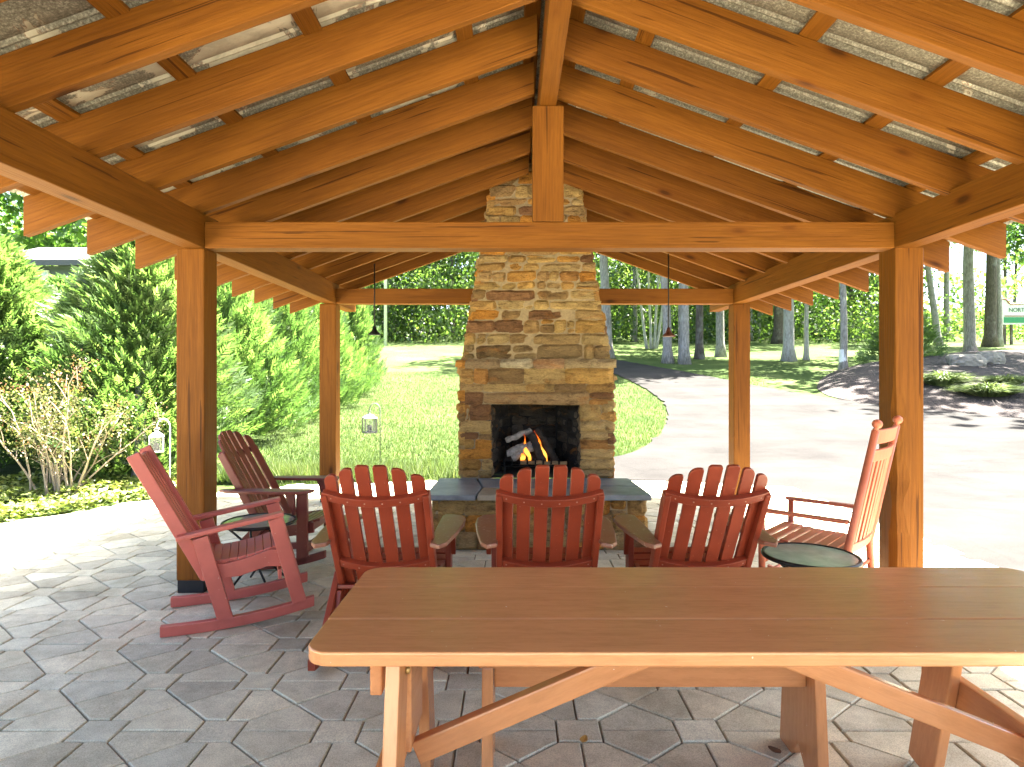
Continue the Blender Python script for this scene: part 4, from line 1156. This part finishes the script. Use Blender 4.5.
# grass blades on the near lawn (uncountable)
def blades(name, pts, hmin, hmax, wid, m, tmean=.5, lean=.35):
    n = len(pts); Pb = np.array(pts); h = RNG.uniform(hmin, hmax, n); a = RNG.random(n) * 6.28
    d = unit(np.c_[np.cos(a) * lean * RNG.random(n), np.sin(a) * lean * RNG.random(n), np.ones(n)])
    b_ = RNG.random(n) * 6.28; s = np.c_[np.cos(b_), np.sin(b_), np.zeros(n)] * (wid * RNG.uniform(.6, 1.2, n))[:, None]
    tip = Pb + d * h[:, None] + np.c_[np.cos(a), np.sin(a), np.zeros(n)] * (h * .18)[:, None]
    V = np.stack([Pb - s, Pb + s, tip], 1).reshape(-1, 3)
    return arr_mesh(name, V, np.arange(3 * n).reshape(n, 3), m, np.repeat(np.clip(RNG.normal(tmean, .22, n), 0, 1), 3))
pts = []
while len(pts) < 150000:
    y = 8.2 + 17 * random.random() ** 1.7; x = random.uniform(-.42, .40) * y + random.uniform(-.3, .3)
    if inside((x, y), PATIO) or inside((x, y), DRIVE): continue
    pts.append((x, y, th(x, y) - .055))
tag(link(bpy.data.objects.new('lawn_grass', blades('lawn_grass', pts, .03, .085, .006, GRASSL))), 'short sunlit lawn grass behind the fireplace', 'grass', kind='stuff')
pts = []
while len(pts) < 9000:
    px = random.uniform(-4.2, -.6); py = 8.75 + abs(random.gauss(0, .35))
    if inside((px, py), PATIO): continue
    if random.random() < .5 + 1.4 * noise.noise(Vector((px * 1.6, py * 1.6, 8))): pts.append((px, py, th(px, py) - .055))
tag(link(bpy.data.objects.new('tall_grass', blades('tall_grass', pts, .10, .36, .008, GRASSL, .62, .6))), 'taller weedy grass at the patio edge behind the chairs', 'grass', kind='stuff')

# ------------------------------------------------------------------ trees on the far lawn
cr = [crown_mesh('crown', 3.6, 3.2, 70, 62, .34, BROAD), crown_mesh('crown', 4.2, 2.8, 76, 62, .36, BROAD), crown_mesh('crown', 2.2, 2.0, 40, 60, .28, BROAD)]
def tree(px, py, wpx, label, topz=13, bm=BARK, lean=0, crown=0, cz=None, cs=1.0, name='tree', limbs=5, group=None, crown_dx=0):
    x, D = at(px, py); r_ = wpx * D / F / 2
    t = empty(name, (x, D, th(x, D) - .08), 0, label, 'tree', group)
    mb = MB(); trunk(mb, topz, r_ / .86, (lean, 0), 1.55, 16, limbs, .55, seed=px * .37, wob=.10); mb.build('trunk', bm, t, smooth=True)
    if crown is not None:
        M = Matrix.Translation((lean * topz + crown_dx, 0, cz or topz * .92)) @ Matrix.Rotation(px, 4, 'Z') @ Matrix.Diagonal((cs, cs, cs, 1))
        link(bpy.data.objects.new('crown', cr[crown]), t, M)
    return t
tree(608.5, 357, 9, 'tall leaning grey tree close by the right of the chimney', lean=-.05, cs=1.25)
tree(635, 341, 4, 'thin grey tree deep in the shade behind the multi stemmed tree', topz=12)
tree(668, 362, 8, 'grey tree with the rusty pendant in front of its leaning trunk', lean=-.05, cs=1.2, crown=1)
tree(679, 361, 3, 'thin young sapling squeezed between two grey trunks', topz=9, crown=2, cz=8.5)
tree(684.5, 363, 8, 'straight grey tree right of the thin sapling', cs=1.2)
tree(699, 358, 7, 'dark grey tree halfway between the straight trunk and the rear right post', bm=BARKDARK, crown=1, cs=1.2)
tree(720.5, 356, 7.5, 'grey tree just left of the rear right post', cs=1.2)
for k, (px, ln) in enumerate(((648, -.10), (651, -.03), (655, .07))):
    pass
x, D = at(651, 348)
t = empty('multi_stem_tree', (x, D, th(x, D) - .08), 0, 'pale multi stemmed tree fanning out behind the drive', 'tree')
mb = MB()
for ln, px in ((-.13, -.25), (-.03, 0), (.06, .2), (.14, .35)): 
    m2 = MB(); trunk(m2, 8, .10, (ln, 0), 1.2, 12, 2, .6, seed=px * 9); mb.add([(a + px, b_, c) for a, b_, c in m2.v], m2.f)
mb.build('trunk', BARKPALE, t, smooth=True)
link(bpy.data.objects.new('crown', cr[1]), t, Matrix.Translation((0, 0, 8)) @ Matrix.Diagonal((1.1, 1.1, .9, 1)))
tree(751, 340, 2.6, 'slim white barked tree right beside the rear right post', topz=12, bm=BARKPALE)
tree(758, 338, 3, 'slim white barked tree a little right of the rear right post', topz=12, bm=BARKPALE)
tree(778, 343, 9, 'stout dark tree in the gap right of the rear right post', topz=15, bm=BARKDARK, cs=1.3, crown=1)
tree(789, 360, 9.5, 'stout pale sunlit tree in the gap right of the rear right post', topz=14, bm=BARKPALE, cs=1.15)
tree(806.5, 359, 4.6, 'slender pale tree with low green leaves right of the stout pale trunk', topz=6, bm=BARKPALE, crown=2, cz=5.0, cs=.95, lean=.01)
tree(843, 369, 6.5, 'grey tree with a white wrapped lower trunk beside the mulch bed', topz=9, crown=2, cz=6.6, cs=1.0)
x, D = at(843, 369)
MB().tube([(0, 0, -.02), (0, 0, .9)], [.17, .155], 14).build('trunk_wrap', plain('white_wrap', (.72, .72, .72), .7), bpy.data.objects[[o.name for o in COL.objects if o.get('label', '').startswith('grey tree with a white wrapped')][0]])
tree(851, 335, 5, 'dark tree just behind the white wrapped trunk', topz=14, bm=BARKDARK)
tree(939, 345, 6, 'curving leaning grey tree just right of the front right post', topz=11, lean=-.13, limbs=3)
tree(947, 338, 5, 'straight grey tree right of the curving tree', topz=14)
tree(969.5, 358, 9.5, 'thick straight grey tree above the pale boulder', topz=16, crown=1, cs=1.15, cz=14)
tree(990, 346, 9.5, 'thick dark grey trunk of the close pair left of the sign', topz=16, bm=BARKDARK, cs=1.1)
tree(998, 346, 5.5, 'thinner pale trunk of the close pair left of the sign', topz=15, crown=1)
tree(1005, 331, 3.4, 'thin brown tree behind the left end of the sign', topz=14, bm=BARKDARK)
tree(1012, 331, 3.0, 'thin forked brown tree behind the sign', topz=12, bm=BARKDARK, lean=.06)
# left side beyond the lawn
tree(391, 336, 9, 'grey tree right behind the white utility pole', topz=15, bm=BARK, cs=1.3, cz=13)
tree(430, 337, 4, 'thin dark tree at the lawn edge left of the chimney', topz=13, bm=BARKDARK)
tree(452, 337, 4, 'thin dark tree close by the left of the chimney', topz=13, bm=BARKDARK, crown=1)
for x, y, s, lb in ((-24, 36, 1.5, 'pale leafed tree behind the far house at the left'), (-30, 33, 1.4, 'pale leafed tree at the upper left corner of the view')):
    t = empty('tree', (x, y, th(x, y) - .1), 0, lb, 'tree')
    mb = MB(); trunk(mb, 11, .28, seed=x, limbs=5); mb.build('trunk', BARK, t, smooth=True)
    link(bpy.data.objects.new('crown', cr[0]), t, Matrix.Translation((0, 0, 9.5)) @ Matrix.Diagonal((s, s, s, 1)))
for x, y, s, lb in ((25.0, 24.5, 1.75, 'spreading tree at the right, its leaves hanging into the upper right corner'), (20.6, 22.3, 1.55, 'unseen tree added right of the mulch bed to shade it')):  # both placed to shade the mulch; the second is wholly out of view
    t = empty('tree', (x, y, th(x, y) - .1), 0, lb, 'tree')
    mb = MB(); trunk(mb, 13, .3, seed=x, limbs=6); mb.build('trunk', BARK, t, smooth=True)
    link(bpy.data.objects.new('crown', cr[1]), t, Matrix.Translation((0, 0, 11.5 if x > 22 else 13.5)) @ Matrix.Diagonal((s, s, s, 1)))
x, D = at(902, 367)
conifer(conifer_mesh('crown', 2.7, 1.75, 1500, DARKCON, .4, .42, 0, .62), x, D, (1, 1), 0, 'dark green bushy young conifer half hidden by the front right post', BARKDARK, .08, 2.3, name='young_conifer')

# woodland behind the lawn, one mass
cl = []
while len(cl) < 4200:
    y = random.uniform(48, 74); k = random.uniform(-.95, 1.05); x = k * y
    top = 19 if -.42 < k < .68 else (12 if k <= -.42 else 15)
    z = random.random() ** 1.15 * top
    if random.random() < .12: z = random.random() * 2.2
    if k > .64 and random.random() < (.93 if z > 1.6 else .6): continue
    if k <= -.42 and random.random() < .35: continue
    if random.random() > .35 + .9 * (noise.noise(Vector((x * .16, y * .16, z * .22))) + .35): continue
    cl.append((x, y, th(x, y) + z))
c = np.array(cl); per = 66
C = np.repeat(c, per, 0) + RNG.normal(0, 1, (len(c) * per, 3)) * np.array([1.05, 1.05, .7]); n = len(C)
ax = unit(rdir(n) + np.array([0, 0, -.4])); sd = unit(np.cross(ax, rdir(n))); Ls = .34 * RNG.uniform(.6, 1.3, n) * (1 + (C[:, 1] > 64) * .9)
V, Fq = quads(C, ax, sd, Ls, Ls * .62)
tt = np.clip(np.repeat(RNG.normal(.42, .22, len(c)), per) + RNG.normal(0, .12, n), 0, 1)
tag(link(bpy.data.objects.new('woodland', arr_mesh('woodland', V, Fq, BROADD, np.repeat(tt, 4)))), 'dense green woodland beyond the lawn', 'woodland', kind='stuff')

# ------------------------------------------------------------------ mulch bed: boulders and clumps
def rock(px, py, rx, ry, rz, label, seed, zoff=.0, m=None):
    x, D = at(px, py)
    bm = bmesh.new(); bmesh.ops.create_icosphere(bm, subdivisions=4, radius=1)
    for v in bm.verts:
        p = v.co.copy(); d = 1 + .22 * noise.noise(p * 1.3 + Vector((seed, 0, 0))) + .09 * noise.noise(p * 3.7 + Vector((0, seed, 0)))
        q = p * d; q = Vector((round(q.x * 3.2) / 3.2 * .35 + q.x * .65, round(q.y * 3.2) / 3.2 * .35 + q.y * .65, max(-.5, min(.62 + .1 * q.x, q.z))))
        v.co = Vector((q.x * rx, q.y * ry, q.z * rz))
    me = bpy.data.meshes.new('boulder'); bm.to_mesh(me); bm.free(); me.materials.append(m or ROCK)
    return tag(link(bpy.data.objects.new('boulder', me), None, Matrix.Translation((x, D, mulch_z(x, D) + zoff)) @ Matrix.Rotation(seed, 4, 'Z')), label, 'boulder')
ROCK = plain('pale_rock', (.30, .265, .21), .9, 0, .6, 5)
rock(966, 381, .66, .55, .40, 'pale flat topped boulder on the mulch bed', 1.2, .12)
rock(990, 378, .46, .45, .42, 'smaller pale boulder touching the right of the flat topped one', 3.7, .12)
rock(843, 372.5, .36, .3, .14, 'small brown stone at the foot of the white wrapped trunk', 5.1, -.1, plain('brown_rock', (.24, .18, .13), .9, 0, .6, 6))
def clump(px, py, r_, h, label, m, n=1300):
    x, D = at(px, py); z = mulch_z(x, D) - .06
    a = RNG.random(n) * 6.28; q = np.sqrt(RNG.random(n)) * r_
    P0 = np.c_[np.cos(a) * q * .5, np.sin(a) * q * .5, np.zeros(n)]; out = np.c_[np.cos(a), np.sin(a), np.zeros(n)]
    V = []
    hh = h * RNG.uniform(.5, 1.1, n) * (1 - .3 * (q / r_) ** 2); ln = q * .9 + RNG.random(n) * .1
    mid = P0 + out * (ln * .4)[:, None] + np.array([0, 0, 1]) * (hh * .8)[:, None]; tip = P0 + out * ln[:, None] + np.array([0, 0, 1]) * (hh * RNG.uniform(.55, 1, n))[:, None]
    s = np.cross(out, [0, 0, 1]) * .011 + RNG.normal(0, .004, (n, 3))
    V = np.stack([P0 - s, P0 + s, mid + s * .8, mid - s * .8], 1).reshape(-1, 3); V2 = np.stack([mid - s * .8, mid + s * .8, tip + s * .1, tip - s * .1], 1).reshape(-1, 3)
    VV = np.concatenate([V, V2]); t = np.repeat(np.clip(RNG.normal(.5, .25, n), 0, 1), 4)
    tag(link(bpy.data.objects.new('grass_clump', arr_mesh('grass_clump', VV, np.arange(len(VV)).reshape(-1, 4), m, np.r_[t, t])), None, Matrix.Translation((x, D, z))), label, 'plant', 'low clumps planted in the mulch bed')
clump(944, 397, .62, .52, 'green grassy clump in the mulch nearest the front right post', PALEL)
clump(988, 404, .75, .42, 'pale spreading grassy clump in front of the boulders', PALEL, 1700)
clump(1006, 398, .5, .36, 'small pale grassy clump at the right edge of the bed', PALEL, 900)

# ------------------------------------------------------------------ far house, pole, sign
D = 23.0
hx0, hx1 = fx(20, D), fx(112, D); g0 = th(0, D)
hs = empty('far_house', ((hx0 + hx1) / 2, D, g0), 0, 'dark blue grey house with a pale shingled roof half hidden by conifers', 'house')
hwid = hx1 - hx0; ez = fz(266, D) - g0
SIDING = plain('blue_grey_siding', (.085, .10, .13), .7, 0, .3, 3); SHING = plain('pale_shingles', (.085, .083, .086), .9, 0, .6, 18); TRIM = plain('white_trim', (.7, .7, .68), .5)
MB().box((-.8, 2.5, ez / 2), (hwid, 5, ez)).build('wall', SIDING, hs)
MB().prism([(-.5, ez - .02), (2.5, ez + 1.05), (5.5, ez - .02), (5.5, ez + .14), (2.5, ez + 1.22), (-.5, ez + .14)], -hwid / 2 - 1.2, hwid / 2 - .2, MYZ).build('roof', SHING, hs)
MB().box((-.7, -.53, ez + .03), (hwid + 1.0, .05, .2)).build('fascia', plain('dark_trim', (.06, .06, .065), .5), hs)
wx = fx(42.5, D) - (hx0 + hx1) / 2; wz = fz(286, D) - g0
wd = MB().box((wx, -.03, wz), (.42, .03, 1.0)).build('window', plain('window_glass', (.45, .52, .58), .1), hs)
fr = MB(); 
for a in (-.24, .24): fr.box((wx + a, -.045, wz), (.07, .05, 1.14))
for a in (-.54, .54): fr.box((wx, -.0465, wz + a), (.41, .05, .07))
fr.box((wx, -.048, wz), (.41, .045, .045))
fr.build('frame', TRIM, wd)
x, D = at(385.5, 345)
up = empty('utility_pole', (x, D, th(x, D)), 0, 'slim white utility pole at the far edge of the lawn', 'pole')
MB().tube([(0, 0, -.2), (0, 0, 8.5), (0, 0, 9.5)], [.12, .10, .10], 12).build('shaft', plain('white_pole', (.74, .74, .74), .5), up, smooth=True)
MB().box((0, -.13, 8.2), (.2, .16, .5)).build('meter_box', plain('grey_box', (.4, .4, .42), .5), up, None, .01)

D = 46.0; sx0 = fx(1000.5, D); zb, zt_ = fz(324.5, D), fz(303.5, D); sw = 3.6; shh = zt_ - zb
sg = empty('entrance_sign', (sx0 + sw / 2, D, th(0, D)), 0, 'white and green entrance sign with a red border at the right edge', 'sign')
SO = Matrix.Translation((-sw / 2, 0, -th(0, D)))
SGW = plain('sign_white', (.72, .74, .70), .5); SGR = plain('sign_red', (.32, .09, .07), .5); SGG = plain('sign_green', (.03, .24, .10), .5); SGD = plain('sign_dark', (.05, .10, .08), .5)
crv = [(0, zb), (sw, zb), (sw, zt_ + .3)] + [(sw - .35, zt_ + .3), (sw - .65, zt_ + .02), (.72, zt_ - .05), (.55, zt_ + .05), (.42, zt_ + .26), (.2, zt_ + .34), (0, zt_ + .34)]
MB().prism(crv, -.05, .05, SO @ Mx).build('board', SGW, sg)
MB().tube([SO @ Vector((a, -.06, b_)) for a, b_ in crv[2:]], .055, 6).build('border', SGR, sg)
MB().box(SO @ Vector((sw / 2, -.07, zb + shh * .40)), (sw - .5, .02, .07)).build('divider', SGR, sg)
MB().box(SO @ Vector((sw / 2, -.062, zb + shh * .21)), (sw - .4, .02, shh * .27)).build('panel', SGG, sg)
def text(s, size, loc, m, name='lettering'):
    cu = bpy.data.curves.new(name, 'FONT'); cu.body = s; cu.size = size; cu.extrude = .008; cu.align_x = 'LEFT'
    tmp = bpy.data.objects.new('tmp', cu); COL.objects.link(tmp); dg = bpy.context.evaluated_depsgraph_get(); dg.update()
    me = bpy.data.meshes.new_from_object(tmp.evaluated_get(dg)); bpy.data.objects.remove(tmp)
    me.materials.clear(); me.materials.append(m); me.name = name
    return link(bpy.data.objects.new(name, me), sg, SO @ Matrix.Translation(loc) @ Matrix.Rotation(R(90), 4, 'X'))
text('NORTH', .42, (.55, -.07, zb + shh * .60), SGD); text('C', .42, (2.55, -.07, zb + shh * .60), SGD)
for a in (.3, .8, 2.6, 3.3): MB().box(SO @ Vector((a, 0, (zb + th(0, D)) / 2 - .06)), (.16, .12, zb - th(0, D) + .1)).build('post', BARKDARK, sg)

# ------------------------------------------------------------------ fallen leaves
LEAFY = plain('yellow_leaf', (.45, .25, .05), .8, 0, .5, 30); LEAFB = plain('brown_leaf', (.16, .09, .045), .9, 0, .5, 30)
def fallen(px, py, z, s, m, label, rz):
    D_ = (CH - z) * F / (py - CY); x_ = fx(px, D_)
    n = 12; pts = [(s * math.cos(a) * (1 if math.cos(a) > 0 else .8), .55 * s * math.sin(a) * (1 - .3 * math.cos(a))) for a in np.linspace(0, 2 * math.pi, n, endpoint=False)]
    vs = [(a, b_, .004 + .010 * abs(b_) / s + .006 * (a / s) ** 2) for a, b_ in pts] + [(0, 0, .003)] + [(a, b_, .002 + .010 * abs(b_) / s + .006 * (a / s) ** 2) for a, b_ in pts] + [(0, 0, .001)]
    fs = [(n, i, (i + 1) % n) for i in range(n)] + [(2 * n + 1, n + 1 + (i + 1) % n, n + 1 + i) for i in range(n)] + [(i, n + 1 + i, n + 1 + (i + 1) % n, (i + 1) % n) for i in range(n)]
    tag(MB().add(vs, fs).build('fallen_leaf', m, None, Matrix.Translation((x_, D_, z)) @ Matrix.Rotation(rz, 4, 'Z')), label, 'leaf', 'fallen leaves on the paving')
fallen(243.5, 618, .004, .035, LEAFY, 'yellow fallen leaf between the runners of the faded rocker', .4)
fallen(584, 741, .004, .028, LEAFY, 'yellow brown fallen leaf on a paver under the table brace', 1.2)
fallen(775, 752, .004, .03, LEAFB, 'curled brown fallen leaf by the foot of the bench leg', 2.2)
fallen(199, 548, .004, .04, LEAFB, 'brown fallen leaf beside the left front post', 2.9)
